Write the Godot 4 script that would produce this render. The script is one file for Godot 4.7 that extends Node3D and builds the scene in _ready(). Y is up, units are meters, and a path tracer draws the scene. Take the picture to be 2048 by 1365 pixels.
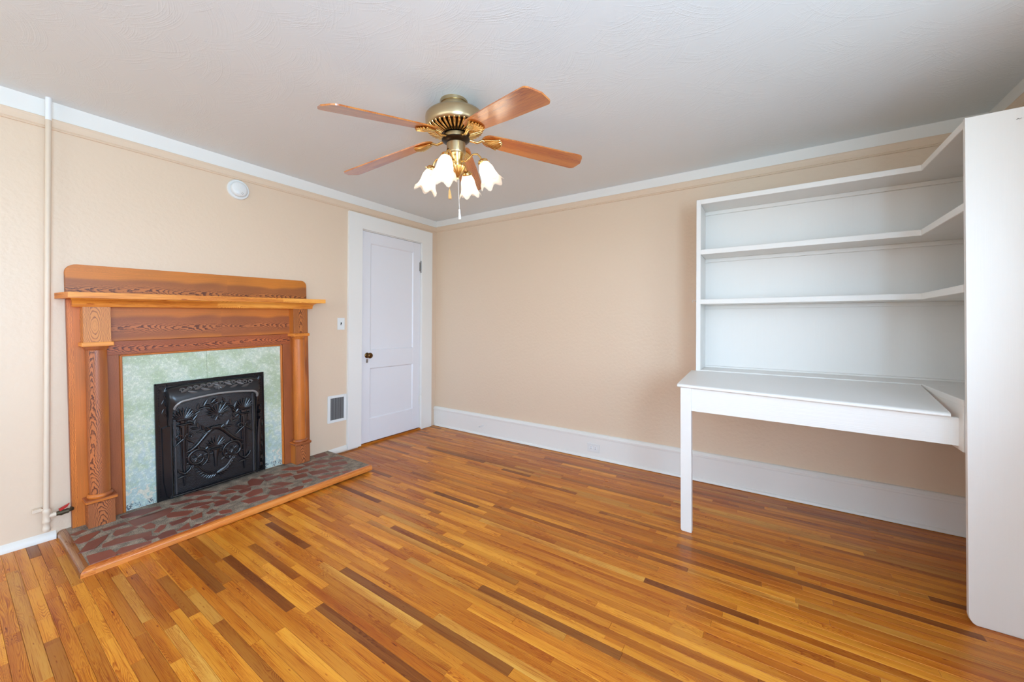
extends Node3D

# A bare room with a pine mantelpiece, a ceiling fan with lights and a white corner bookcase with a desk.
# x runs along the back wall (z = 0), z along the fireplace wall (x = 0), y is up; metres.

const ROOM_W := 4.372
const ROOM_L := 6.2  # unseen end of the room, set far back for even window light
const ROOM_H := 2.44
const WALL_T := 0.16

var M := {}
var rng := RandomNumberGenerator.new()
var grain := 0          # axis the wood grain runs along
var uv_shift := Vector2.ZERO

func _ready() -> void:
	set_camera()
	set_light()
	make_materials()
	build_shell()
	build_floor()
	build_windows()
	build_door()
	build_mantel()
	build_surround()
	build_fire_cover()
	build_hearth()
	build_bookcase()
	build_desk()
	build_fan()
	build_small_things()

# ---------------------------------------------------------------- camera, sky, lights

func set_camera() -> void:
	var cam := Camera3D.new()
	cam.name = "camera"
	var yaw := 0.590845
	var pitch := 0.004111
	var roll := 0.005854
	var f := Vector3(-sin(yaw), 0, -cos(yaw))
	var r := Vector3(cos(yaw), 0, -sin(yaw))
	var u := Vector3.UP
	var f2 := f * cos(pitch) + u * sin(pitch)
	var u2 := u * cos(pitch) - f * sin(pitch)
	var r3 := r * cos(roll) + u2 * sin(roll)
	var u3 := u2 * cos(roll) - r * sin(roll)
	cam.transform = Transform3D(Basis(r3, u3, -f2), Vector3(3.32805, 1.21733, 3.33169))
	var focal := 768.72
	cam.near = 0.05
	cam.far = 60.0
	cam.projection = Camera3D.PROJECTION_FRUSTUM
	cam.size = 0.05 * 1365.0 / focal
	cam.frustum_offset = Vector2((1024.0 - 1022.4) / focal, -(682.5 - 644.8) / focal) * 0.05
	add_child(cam)
	cam.current = true

func set_light() -> void:
	var we := WorldEnvironment.new()
	we.name = "world_environment"
	var e := Environment.new()
	e.background_mode = Environment.BG_SKY
	var sky := Sky.new()
	var sm := ProceduralSkyMaterial.new()
	sm.sky_top_color = Color(0.62, 0.74, 0.92)
	sm.sky_horizon_color = Color(0.86, 0.92, 0.99)
	sm.ground_bottom_color = Color(0.5, 0.51, 0.49)
	sm.ground_horizon_color = Color(0.74, 0.76, 0.77)
	sm.sky_energy_multiplier = 2.4
	sm.ground_energy_multiplier = 2.4
	sky.sky_material = sm
	e.sky = sky
	e.tonemap_mode = Environment.TONE_MAPPER_LINEAR
	e.tonemap_exposure = 0.86
	e.sdfgi_enabled = true
	e.ssao_enabled = true
	e.ssil_enabled = true
	we.environment = e
	add_child(we)
	# lamps for daylight at unseen right and front windows, tilted up towards the ceiling
	daylight(Vector3(ROOM_W, 1.44, 3.7), Vector3(-1, 0.22, 0), Vector2(1.6, 1.3), 14.2, Color(0.71, 0.87, 1.0))  # out of view behind the camera, placed to light the fireplace wall
	daylight(Vector3(ROOM_W, 1.44, 1.85), Vector3(-1, 0.3, 0), Vector2(0.8, 1.3), 1.1, Color(0.82, 0.92, 1.0))  # unseen narrow window, placed to brighten end panel, desk and ceiling
	for x: float in [0.85, 2.186, 3.52]:
		daylight(Vector3(x, 1.44, ROOM_L), Vector3(0, 0.3, -1), Vector2(1.0, 1.3), 1.7, Color(0.87, 0.955, 1.0))  # out of view, placed to light the bookcase wall evenly

func daylight(at: Vector3, toward: Vector3, size: Vector2, energy: float, color: Color) -> void:
	var a := AreaLight3D.new()
	a.area_size = size
	a.light_energy = energy
	a.light_color = color
	a.shadow_enabled = true
	a.area_range = 14.0
	add_child(a, true)
	a.name = "unseen_window_daylight"
	a.look_at_from_position(at, at + toward, Vector3.UP)

# ---------------------------------------------------------------- node helpers

func numbered(called: String, parent: Node) -> String:
	if not parent.has_node(NodePath(called)):
		return called
	var k := 1
	while parent.has_node(NodePath("%s_%03d" % [called, k])):
		k += 1
	return "%s_%03d" % [called, k]

func obj(called: String, st: SurfaceTool, m: Material, parent: Node = self) -> MeshInstance3D:
	st.index()
	return put(called, st.commit(), m, parent)

func put(called: String, mesh: Mesh, m: Material, parent: Node = self) -> MeshInstance3D:
	var o := MeshInstance3D.new()
	o.name = numbered(called, parent)
	o.mesh = mesh
	if m:
		o.material_override = m
	o.cast_shadow = GeometryInstance3D.SHADOW_CASTING_SETTING_ON
	parent.add_child(o, true)
	return o

func thing(called: String, label: String, category: String, at := Vector3.ZERO, group := "") -> Node3D:
	var o := Node3D.new()
	o.name = numbered(called, self)
	add_child(o, true)
	o.position = at
	return tag(o, label, category, group)

func tag(o: Node3D, label: String, category: String, group := "") -> Node3D:
	o.set_meta("label", label)
	o.set_meta("category", category)
	if group != "":
		o.set_meta("group", group)
	return o

func struct(o: Node3D, label := "") -> Node3D:
	o.set_meta("kind", "structure")
	if label != "":
		o.set_meta("label", label)
	return o

func empty_struct(called: String, label: String) -> Node3D:
	var o := Node3D.new()
	o.name = called
	add_child(o, true)
	return struct(o, label)

# ---------------------------------------------------------------- mesh helpers (front faces run clockwise)

func mb() -> SurfaceTool:
	var st := SurfaceTool.new()
	st.begin(Mesh.PRIMITIVE_TRIANGLES)
	return st

func uv_at(p: Vector3, n: Vector3) -> Vector2:
	var a := n.abs()
	var d := 0 if a.x >= a.y and a.x >= a.z else (1 if a.y >= a.z else 2)
	if d == grain:
		return Vector2(p[(grain + 1) % 3] * 0.4, p[(grain + 2) % 3]) + uv_shift
	return Vector2(p[grain], p[3 - d - grain]) + uv_shift

func vtx(st: SurfaceTool, p: Vector3, n: Vector3, uv: Vector2) -> void:
	st.set_normal(n)
	st.set_uv(uv)
	st.add_vertex(p)

func tri(st: SurfaceTool, a: Vector3, b: Vector3, c: Vector3, na: Vector3, nb: Vector3, nc: Vector3, ua: Vector2, ub: Vector2, uc: Vector2) -> void:
	vtx(st, a, na, ua)
	if (b - a).cross(c - a).dot(na + nb + nc) > 0.0:
		vtx(st, c, nc, uc)
		vtx(st, b, nb, ub)
	else:
		vtx(st, b, nb, ub)
		vtx(st, c, nc, uc)

# a flat convex polygon whose front looks along «out»
func poly(st: SurfaceTool, p: Array, out: Vector3) -> void:
	var n := Vector3.ZERO
	for i in range(1, p.size() - 1):
		n += (p[i] - p[0]).cross(p[i + 1] - p[0])
	if n.length() < 1e-12:
		return
	n = n.normalized()
	if n.dot(out) < 0.0:
		n = -n
	for i in range(1, p.size() - 1):
		tri(st, p[0], p[i], p[i + 1], n, n, n, uv_at(p[0], n), uv_at(p[i], n), uv_at(p[i + 1], n))

# eight corners: bottom a b c d (round), top e f g h above them
func hexa(st: SurfaceTool, p: Array) -> void:
	var c := Vector3.ZERO
	for q in p:
		c += q / 8.0
	for f in [[0, 1, 2, 3], [4, 5, 6, 7], [0, 1, 5, 4], [1, 2, 6, 5], [2, 3, 7, 6], [3, 0, 4, 7]]:
		var m: Vector3 = (p[f[0]] + p[f[1]] + p[f[2]] + p[f[3]]) / 4.0
		poly(st, [p[f[0]], p[f[1]], p[f[2]], p[f[3]]], m - c)

# a box with chamfered edges; warp moves its points
func box(st: SurfaceTool, lo: Vector3, hi: Vector3, bev := 0.003) -> void:
	var c := (lo + hi) / 2.0
	var h := (hi - lo) / 2.0
	h = h.abs()
	var b := minf(bev, minf(h.x, minf(h.y, h.z)) * 0.45)
	var inner := h - Vector3(b, b, b)
	for d in 3:
		var e := (d + 1) % 3
		var g := (d + 2) % 3
		for s: float in [-1.0, 1.0]:
			var q := []
			for k in [[-1, -1], [1, -1], [1, 1], [-1, 1]]:
				var v := Vector3.ZERO
				v[d] = s * h[d]
				v[e] = k[0] * inner[e]
				v[g] = k[1] * inner[g]
				q.append(c + v)
			var n := Vector3.ZERO
			n[d] = s
			poly(st, q, n)
	if b <= 0.0:
		return
	for d in 3:
		var e := (d + 1) % 3
		var g := (d + 2) % 3
		for s: float in [-1.0, 1.0]:
			for t: float in [-1.0, 1.0]:
				var q := []
				for k in [[-1, 0], [1, 0], [1, 1], [-1, 1]]:
					var v := Vector3.ZERO
					v[d] = k[0] * inner[d]
					v[e] = s * (h[e] if k[1] == 0 else inner[e])
					v[g] = t * (inner[g] if k[1] == 0 else h[g])
					q.append(c + v)
				var n := Vector3.ZERO
				n[e] = s
				n[g] = t
				poly(st, q, n)
	for sx: float in [-1.0, 1.0]:
		for sy: float in [-1.0, 1.0]:
			for sz: float in [-1.0, 1.0]:
				poly(st, [c + Vector3(sx * h.x, sy * inner.y, sz * inner.z), c + Vector3(sx * inner.x, sy * h.y, sz * inner.z), c + Vector3(sx * inner.x, sy * inner.y, sz * h.z)], Vector3(sx, sy, sz))

func sharp_normals(p: Array, closed: bool) -> Array:
	# for each segment the 2D normals at its two ends, smooth where the bend is gentle
	var n := p.size()
	var m := n if closed else n - 1
	var seg := []
	for i in m:
		var d: Vector2 = p[(i + 1) % n] - p[i]
		seg.append(Vector2(d.y, -d.x).normalized())
	var out := []
	for i in m:
		var a: Vector2 = seg[i]
		var b: Vector2 = seg[i]
		var before := i - 1
		if before < 0 and closed:
			before = m - 1
		if before >= 0 and seg[before].dot(seg[i]) > 0.72:
			a = (seg[before] + seg[i]).normalized()
		var after := i + 1
		if after >= m and closed:
			after = 0
		if after < m and seg[after].dot(seg[i]) > 0.72:
			b = (seg[after] + seg[i]).normalized()
		out.append([a, b])
	return out

# turns profile points (radius, height), listed so that the outside lies to the right of the path upward, about the axis of «t»
func lathe(st: SurfaceTool, t: Transform3D, prof: Array, seg := 32, flute := 0, depth := 0.0, from := 0.0, to := TAU) -> void:
	var nn := sharp_normals(prof, false)
	for i in prof.size() - 1:
		var a: Vector2 = prof[i]
		var b: Vector2 = prof[i + 1]
		for k in seg:
			var q := []
			var no := []
			for c in [[a, nn[i][0], k], [b, nn[i][1], k], [b, nn[i][1], k + 1], [a, nn[i][0], k + 1]]:
				var an: float = from + (to - from) * c[2] / seg
				var rr: float = c[0].x
				if flute > 0:
					rr *= 1.0 + depth * cos(an * flute)
				q.append(t * Vector3(rr * cos(an), c[0].y, rr * sin(an)))
				var v := Vector3(c[1].x * cos(an), c[1].y, c[1].x * sin(an))
				if flute > 0:
					v += Vector3(-sin(an), 0, cos(an)) * depth * flute * sin(an * flute) * c[1].x
				no.append((t.basis * v).normalized())
			var u0 := float(k) / seg * TAU * maxf(a.x, 0.02)
			var u1 := float(k + 1) / seg * TAU * maxf(a.x, 0.02)
			var us := [Vector2(a.y, u0) + uv_shift, Vector2(b.y, u0) + uv_shift, Vector2(b.y, u1) + uv_shift, Vector2(a.y, u1) + uv_shift]
			if a.x > 1e-6 or b.x > 1e-6:
				if b.x > 1e-6:
					tri(st, q[0], q[1], q[2], no[0], no[1], no[2], us[0], us[1], us[2])
				if a.x > 1e-6:
					tri(st, q[0], q[2], q[3], no[0], no[2], no[3], us[0], us[2], us[3])

# a round bar along points, with a radius at each; flat > 1 widens it sideways along «side»
func tube(st: SurfaceTool, pts: Array, radii: Array, seg := 8, side := Vector3.ZERO, flat := 1.0) -> void:
	var rings := []
	var norms := []
	var last := Vector3.ZERO
	for i in pts.size():
		var d: Vector3 = (pts[mini(i + 1, pts.size() - 1)] - pts[maxi(i - 1, 0)]).normalized()
		var x: Vector3
		if side != Vector3.ZERO:
			x = (side - d * side.dot(d)).normalized()
		elif last == Vector3.ZERO:
			x = d.cross(Vector3.UP if absf(d.y) < 0.9 else Vector3.RIGHT).normalized()
		else:
			x = (last - d * last.dot(d)).normalized()
		last = x
		var y := d.cross(x)
		var ring := []
		var nr := []
		for k in seg:
			var a := TAU * k / seg
			ring.append(pts[i] + (x * cos(a) * flat + y * sin(a)) * radii[i])
			nr.append((x * cos(a) / flat + y * sin(a)).normalized())
		rings.append(ring)
		norms.append(nr)
	var run := 0.0
	for i in pts.size() - 1:
		var l: float = (pts[i + 1] - pts[i]).length()
		for k in seg:
			var j := (k + 1) % seg
			var u := [Vector2(run, float(k) * 0.01), Vector2(run + l, float(k) * 0.01), Vector2(run + l, (k + 1) * 0.01), Vector2(run, (k + 1) * 0.01)]
			tri(st, rings[i][k], rings[i + 1][k], rings[i + 1][j], norms[i][k], norms[i + 1][k], norms[i + 1][j], u[0], u[1], u[2])
			tri(st, rings[i][k], rings[i + 1][j], rings[i][j], norms[i][k], norms[i + 1][j], norms[i][j], u[0], u[2], u[3])
		run += l
	for e in [0, pts.size() - 1]:
		var out: Vector3 = pts[0] - pts[1] if e == 0 else pts[e] - pts[e - 1]
		if radii[e] > 0.0005:
			poly(st, rings[e], out)

# sweeps a closed 2D profile (listed counter-clockwise in the plane of right, up) from p to q
func moulding(st: SurfaceTool, prof: Array, p: Vector3, q: Vector3, right: Vector3, up: Vector3, grow_p := 0.0, grow_q := 0.0) -> void:
	var nn := sharp_normals(prof, true)
	var dir := (q - p).normalized()
	var n := prof.size()
	for i in n:
		var a: Vector2 = prof[i]
		var b: Vector2 = prof[(i + 1) % n]
		var pa := p + right * a.x + up * a.y - dir * a.x * grow_p
		var pb := p + right * b.x + up * b.y - dir * b.x * grow_p
		var qa := q + right * a.x + up * a.y + dir * a.x * grow_q
		var qb := q + right * b.x + up * b.y + dir * b.x * grow_q
		var na: Vector3 = (right * nn[i][0].x + up * nn[i][0].y).normalized()
		var nb: Vector3 = (right * nn[i][1].x + up * nn[i][1].y).normalized()
		var uva := uv_at(pa, na)
		tri(st, pa, pb, qb, na, nb, nb, uva, uv_at(pb, na), uv_at(qb, na))
		tri(st, pa, qb, qa, na, nb, na, uva, uv_at(qb, na), uv_at(qa, na))
	var flat := PackedVector2Array(prof)
	var idx := Geometry2D.triangulate_polygon(flat)
	for e in 2:
		var o := p if e == 0 else q
		var w := -dir * grow_p if e == 0 else dir * grow_q
		for i in range(0, idx.size(), 3):
			var t := []
			for k in 3:
				var v: Vector2 = flat[idx[i + k]]
				t.append(o + right * v.x + up * v.y + w * v.x)
			poly(st, t, -dir if e == 0 else dir)

# a plate: 2D outline in the plane of right, up, thickness along out
func plate(st: SurfaceTool, outline: Array, at: Vector3, right: Vector3, up: Vector3, out: Vector3, thick: float, bev := 0.0) -> void:
	var flat := PackedVector2Array(outline)
	var idx := Geometry2D.triangulate_polygon(flat)
	var mid := Vector2.ZERO
	for v in outline:
		mid += v / outline.size()
	var face := []
	for v in outline:
		var w: Vector2 = v
		if bev > 0.0:
			w = v - (v - mid).normalized() * bev
		face.append(w)
	for i in range(0, idx.size(), 3):
		var f := []
		var b := []
		for k in 3:
			var v: Vector2 = face[idx[i + k]]
			var v0: Vector2 = outline[idx[i + k]]
			f.append(at + right * v.x + up * v.y + out * thick)
			b.append(at + right * v0.x + up * v0.y)
		poly(st, f, out)
		poly(st, b, -out)
	var n := outline.size()
	var area := 0.0
	for i in n:
		area += outline[i].cross(outline[(i + 1) % n])
	var turn := 1.0 if area > 0.0 else -1.0
	for i in n:
		var a: Vector2 = outline[i]
		var b: Vector2 = outline[(i + 1) % n]
		var fa: Vector2 = face[i]
		var fb: Vector2 = face[(i + 1) % n]
		var d := b - a
		var sn := (right * d.y - up * d.x) * turn
		var t0 := thick - bev
		poly(st, [at + right * a.x + up * a.y, at + right * b.x + up * b.y, at + right * b.x + up * b.y + out * t0, at + right * a.x + up * a.y + out * t0], sn)
		if bev > 0.0:
			poly(st, [at + right * a.x + up * a.y + out * t0, at + right * b.x + up * b.y + out * t0, at + right * fb.x + up * fb.y + out * thick, at + right * fa.x + up * fa.y + out * thick], sn + out)

# an almond-shaped raised leaf lying on a surface
func leaf(st: SurfaceTool, at: Vector3, dir: Vector3, out: Vector3, length: float, width: float, high: float, seg := 5) -> void:
	var side := dir.cross(out).normalized()
	var ridge := []
	var l := []
	var r := []
	for i in seg + 1:
		var t := float(i) / seg
		var w := width * 0.5 * pow(sin(PI * clampf(t, 0.02, 0.985)), 0.8) * (1.15 - 0.4 * t)
		var c := at + dir * length * t
		ridge.append(c + out * high * (0.35 + 0.65 * sin(PI * minf(t * 0.9 + 0.1, 1.0))))
		l.append(c - side * w)
		r.append(c + side * w)
	for i in seg:
		for s in [[l, -1.0], [r, 1.0]]:
			var e: Array = s[0]
			var n0: Vector3 = (out * 0.8 + side * s[1] * 1.2).normalized()
			tri(st, ridge[i], ridge[i + 1], e[i + 1], out, out, n0, Vector2.ZERO, Vector2.ZERO, Vector2.ZERO)
			tri(st, ridge[i], e[i + 1], e[i], out, n0, n0, Vector2.ZERO, Vector2.ZERO, Vector2.ZERO)

func ball(st: SurfaceTool, at: Vector3, r: Vector3, seg := 10) -> void:
	var prof := []
	for i in seg / 2 + 1:
		var a := -PI / 2 + PI * i / (seg / 2)
		prof.append(Vector2(maxf(cos(a), 0.0) if i > 0 and i < seg / 2 else 0.0, sin(a)))
	lathe(st, Transform3D(Basis.from_scale(r), at), prof, seg)

# an arc of points
func arc(c: Vector2, r: float, from: float, to: float, n: int) -> Array:
	var o := []
	for i in n + 1:
		var a := from + (to - from) * i / n
		o.append(c + Vector2(cos(a), sin(a)) * r)
	return o

# ---------------------------------------------------------------- materials

func noise(seed_: int, freq: float, octaves := 3, kind := FastNoiseLite.TYPE_SIMPLEX_SMOOTH) -> FastNoiseLite:
	var n := FastNoiseLite.new()
	n.seed = seed_
	n.noise_type = kind
	n.frequency = freq
	n.fractal_octaves = octaves
	return n

func mat(color: Color, rough := 0.5, metal := 0.0) -> StandardMaterial3D:
	var m := StandardMaterial3D.new()
	m.albedo_color = color
	m.roughness = rough
	m.metallic = metal
	return m

func texture(im: Image) -> ImageTexture:
	return ImageTexture.create_from_image(im)

func make_materials() -> void:
	M.white = mat(Color(0.945, 0.945, 0.94), 0.38)
	M.white_trim = mat(Color(0.945, 0.927, 0.9), 0.36)
	M.bookcase = mat(Color(0.93, 0.908, 0.88), 0.36)
	M.bookcase.heightmap_enabled = true
	M.bookcase.heightmap_texture = brush_texture()
	M.bookcase.heightmap_scale = 0.03
	M.bookcase.uv1_scale = Vector3(0.8, 2.4, 1)
	M.door = mat(Color(0.925, 0.915, 0.925), 0.4)
	M.wall = mat(Color(0.905, 0.805, 0.7), 0.42)
	M.wall.heightmap_enabled = true
	var wn := NoiseTexture2D.new()
	wn.width = 512
	wn.height = 512
	wn.seamless = true
	wn.noise = noise(11, 0.035, 4)
	M.wall.heightmap_texture = wn
	M.wall.heightmap_scale = 0.08
	M.wall.uv1_triplanar = true
	M.wall.uv1_scale = Vector3(1.6, 1.6, 1.6)
	M.ceiling = mat(Color(0.915, 0.932, 0.938), 0.6)
	M.ceiling.heightmap_enabled = true
	M.ceiling.heightmap_texture = swirl_texture()
	M.ceiling.heightmap_scale = 0.26
	M.ceiling.uv1_scale = Vector3(0.5, 0.5, 1)
	M.dark = mat(Color(0.1, 0.085, 0.075), 0.8)
	var oak := oak_texture()
	var oak_rough := NoiseTexture2D.new()
	oak_rough.width = 512
	oak_rough.height = 512
	oak_rough.seamless = true
	oak_rough.noise = noise(23, 0.01, 4)
	var ramp := Gradient.new()
	ramp.set_color(0, Color(0.26, 0.26, 0.26))
	ramp.set_color(1, Color(0.46, 0.46, 0.46))
	oak_rough.color_ramp = ramp
	M.planks = []
	for c in [Color(0.920, 0.616, 0.211), Color(0.890, 0.585, 0.194), Color(0.850, 0.549, 0.171), Color(0.810, 0.507, 0.158), Color(0.750, 0.461, 0.144), Color(0.670, 0.404, 0.135), Color(0.560, 0.326, 0.126), Color(0.870, 0.626, 0.279), Color(0.800, 0.549, 0.225), Color(0.770, 0.455, 0.131)]:
		var p := mat(c, 1.0)
		p.albedo_texture = oak
		p.roughness_texture = oak_rough
		p.uv1_scale = Vector3(1.0 / 1.6, 1.0 / 0.4, 1)
		p.metallic_specular = 0.4
		p.clearcoat_enabled = true
		p.clearcoat = 0.12
		p.clearcoat_roughness = 0.22
		M.planks.append(p)
	var pine := pine_texture(0.105, 4200.0, 21.0)
	M.pine = mat(Color(1.0, 0.93, 0.82), 0.42)
	M.pine.albedo_texture = pine
	M.pine.uv1_scale = Vector3(1.0 / 1.5, 1.0 / 0.25, 1)
	M.pine_fine = M.pine.duplicate()
	M.pine_fine.albedo_texture = pine_texture(-0.06, 1300.0, 3.0)
	M.pine_fine.albedo_color = Color(1.0, 0.9, 0.78)
	M.pine_orange = M.pine.duplicate()
	M.pine_orange.albedo_color = Color(1.0, 0.95, 0.74)
	M.pine_red = M.pine.duplicate()
	M.pine_red.albedo_color = Color(1.0, 0.86, 0.74)
	M.pine_edge = mat(Color(1.0, 0.7, 0.33), 0.4)
	M.pine_edge.albedo_texture = oak
	M.pine_edge.uv1_scale = Vector3(1.0 / 1.6, 1.0 / 0.4, 1)
	M.low_trim = mat(Color(0.915, 0.885, 0.845), 0.4)
	M.pine_knot = mat(Color(0.97, 0.95, 0.93), 0.42)
	M.pine_knot.albedo_texture = knot_texture()
	M.nosing = mat(Color(0.9, 0.56, 0.27), 0.25)
	M.nosing.albedo_texture = oak
	M.nosing.uv1_scale = Vector3(1.0 / 1.6, 1.0 / 0.4, 1)
	M.nosing.clearcoat_enabled = true
	M.nosing.clearcoat = 0.5
	M.nosing.clearcoat_roughness = 0.15
	M.blade = mat(Color(0.82, 0.5, 0.2), 0.3)
	M.blade.albedo_texture = oak
	M.blade.uv1_scale = Vector3(1.0 / 1.6, 1.0 / 0.4, 1)
	M.blade.clearcoat_enabled = true
	M.blade.clearcoat = 1.0
	M.blade.clearcoat_roughness = 0.2
	M.plaster = mat(Color(1, 1, 1), 0.55)
	M.plaster.albedo_texture = plaster_texture()
	M.mortar = mat(Color(1, 1, 1), 0.75)
	M.mortar.albedo_texture = mortar_texture()
	M.mortar.uv1_scale = Vector3(2.5, 2.5, 1)
	M.tiles = []
	for c in [Color(0.52, 0.285, 0.215), Color(0.49, 0.27, 0.21), Color(0.545, 0.3, 0.235), Color(0.5, 0.3, 0.24), Color(0.47, 0.265, 0.215)]:
		M.tiles.append(mat(c, 0.5))
	M.iron = mat(Color(0.05, 0.055, 0.075), 0.22)
	M.iron.metallic_specular = 0.6
	M.iron_panel = M.iron.duplicate()
	M.iron_panel.heightmap_enabled = true
	var pn := NoiseTexture2D.new()
	pn.width = 512
	pn.height = 512
	pn.seamless = true
	pn.noise = noise(31, 0.06, 2, FastNoiseLite.TYPE_CELLULAR)
	M.iron_panel.heightmap_texture = pn
	M.iron_panel.heightmap_scale = 0.12
	M.iron_panel.uv1_scale = Vector3(7, 7, 1)
	M.iron_bright = mat(Color(0.3, 0.29, 0.3), 0.3, 0.25)
	M.iron_worn = mat(Color(0.15, 0.145, 0.15), 0.3, 0.1)
	M.iron_scroll = mat(Color(0.38, 0.36, 0.35), 0.32, 0.3)
	M.iron_lip = mat(Color(0.6, 0.59, 0.58), 0.3, 0.4)
	M.antique = mat(Color(0.74, 0.66, 0.52), 0.32, 1.0)
	M.brass = mat(Color(0.9, 0.76, 0.5), 0.14, 1.0)
	M.bronze = mat(Color(0.24, 0.19, 0.14), 0.3, 0.9)
	M.glass = mat(Color(0.86, 0.84, 0.82, 0.85), 0.4)
	M.glass.transparency = BaseMaterial3D.TRANSPARENCY_ALPHA
	M.glass.backlight_enabled = true
	M.glass.backlight = Color(1, 0.98, 0.95)
	M.glass.cull_mode = BaseMaterial3D.CULL_DISABLED
	M.bulb = mat(Color(1, 1, 1), 0.4)
	M.bulb.emission_enabled = true
	M.bulb.emission = Color(1.0, 0.93, 0.82)
	M.bulb.emission_energy_multiplier = 3.0
	M.pane = mat(Color(0.95, 0.98, 1.0, 0.05), 0.02)
	M.pane.transparency = BaseMaterial3D.TRANSPARENCY_ALPHA
	M.pipe = mat(Color(0.885, 0.805, 0.715), 0.4)
	M.red = mat(Color(0.72, 0.13, 0.1), 0.45)
	M.valve = mat(Color(0.34, 0.3, 0.22), 0.5, 0.6)
	M.plastic = mat(Color(0.92, 0.915, 0.9), 0.35)
	M.vent_dark = mat(Color(0.42, 0.4, 0.39), 0.7)
	M.louver = mat(Color(0.74, 0.72, 0.7), 0.5)
	M.grey = mat(Color(0.5, 0.48, 0.47), 0.6)
	M.knob = mat(Color(0.42, 0.3, 0.16), 0.3, 0.9)
	M.wood_pull = mat(Color(0.86, 0.68, 0.42), 0.4)
	M.steel = mat(Color(0.62, 0.6, 0.58), 0.35, 0.8)

# oak strip: fine pores along u, faint growth rings and ray fleck
func oak_texture() -> ImageTexture:
	var w := 1024
	var h := 512
	var im := Image.create_empty(w, h, false, Image.FORMAT_RGB8)
	var a := noise(1, 0.004, 2)
	var b := noise(2, 0.02, 3)
	var c := noise(3, 0.05, 2)
	for y in h:
		var v := float(y) / h
		for x in w:
			var u := float(x) / w
			var blend := clampf((u - 0.9) / 0.1, 0.0, 1.0)
			var q := a.get_noise_2d(x * 0.4, y * 3.0)
			if blend > 0.0:
				q = lerpf(q, a.get_noise_2d((x - w) * 0.4, y * 3.0), blend)
			var ring := fposmod(v * 70.0 + q * 12.0, 1.0)
			var some := smoothstep(-0.15, 0.35, a.get_noise_2d(x * 0.25 + 300.0, y * 1.3))
			var line := smoothstep(0.35, 0.9, ring) * (1.0 - smoothstep(0.92, 1.0, ring)) * some
			var pore := maxf(0.0, b.get_noise_2d(x * 0.3, y * 10.0) - 0.15)
			var big := a.get_noise_2d(x * 0.3 + 900.0, y * 2.2)
			var fine := c.get_noise_2d(x * 0.3, y * 8.0)
			var k := 0.95 - 0.17 * line - 0.34 * pore + 0.12 * big + 0.05 * fine
			var knot := b.get_noise_2d(x * 0.6 + 2000.0, y * 1.6)
			if knot > 0.6:
				k -= (knot - 0.6) * 2.0
			im.set_pixel(x, y, Color(clampf(k * 1.02, 0, 1), clampf(k * k * 1.0 + 0.02, 0, 1), clampf(k * k * k * 0.98, 0, 1)))
	return texture(im)

# heart pine: cathedral flames along u in the middle of the board, straight grain beside them
func pine_texture(centre: float, across: float, along: float) -> ImageTexture:
	var w := 1024
	var h := 512
	var im := Image.create_empty(w, h, false, Image.FORMAT_RGB8)
	var a := noise(5, 0.006, 2)
	var b := noise(6, 0.03, 3)
	for y in h:
		var v := 0.25 * y / h
		for x in w:
			var u := 1.5 * x / w
			var q := a.get_noise_2d(x * 0.6, y * 0.5)
			var wob := b.get_noise_2d(x * 1.5, y * 0.8)
			var dv := v - centre - 0.012 * q
			var ph := across * dv * dv + along * u + 2.4 * q + 0.45 * wob
			var ring := fposmod(ph, 1.0)
			var per := 1.0 / maxf(2.0 * across * absf(dv), 12.0)
			var line := smoothstep(0.42, 0.88, ring) * (1.0 - smoothstep(0.9, 1.0, ring))
			line = lerpf(0.36, line, clampf(per / 0.0035, 0.15, 1.0))
			var heart := smoothstep(0.02, 0.06, v + 0.02 * q) * (1.0 - smoothstep(0.165, 0.19, v + 0.02 * q))
			var fibre := b.get_noise_2d(x * 0.12 + 50.0, y * 3.0)
			var early := Color(0.87, 0.56, 0.25).lerp(Color(0.74, 0.46, 0.29), heart)
			var late := Color(0.62, 0.34, 0.15).lerp(Color(0.35, 0.19, 0.15), heart)
			var col := early.lerp(late, clampf(line * 0.95 + 0.12 * fibre, 0.0, 1.0))
			im.set_pixel(x, y, col * (1.0 + 0.1 * fibre + 0.06 * q))
	return texture(im)

# a sawn knot: closed rings round a point
func knot_texture() -> ImageTexture:
	var w := 256
	var im := Image.create_empty(w, w, false, Image.FORMAT_RGB8)
	var a := noise(8, 0.012, 3)
	for y in w:
		for x in w:
			var u := float(x) / w
			var v := float(y) / w
			var q := a.get_noise_2d(x, y)
			var d := Vector2((u - 0.4) * 1.15, (v - 0.55) * 0.62 + (0.12 if v > 0.6 else 0.0) * (v - 0.6)).length() + 0.05 * q
			var fall := smoothstep(0.2, 0.85, absf(u - 0.45) * 2.0)
			var ring := fposmod(d * lerpf(11.0, 15.0, fall), 1.0)
			var line := smoothstep(0.5, 0.85, ring) * (1.0 - smoothstep(0.88, 1.0, ring))
			if d < 0.09:
				line *= 0.3
			im.set_pixel(x, y, Color(0.87, 0.58, 0.3).lerp(Color(0.6, 0.34, 0.18), line * 0.9))
	return texture(im)

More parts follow.
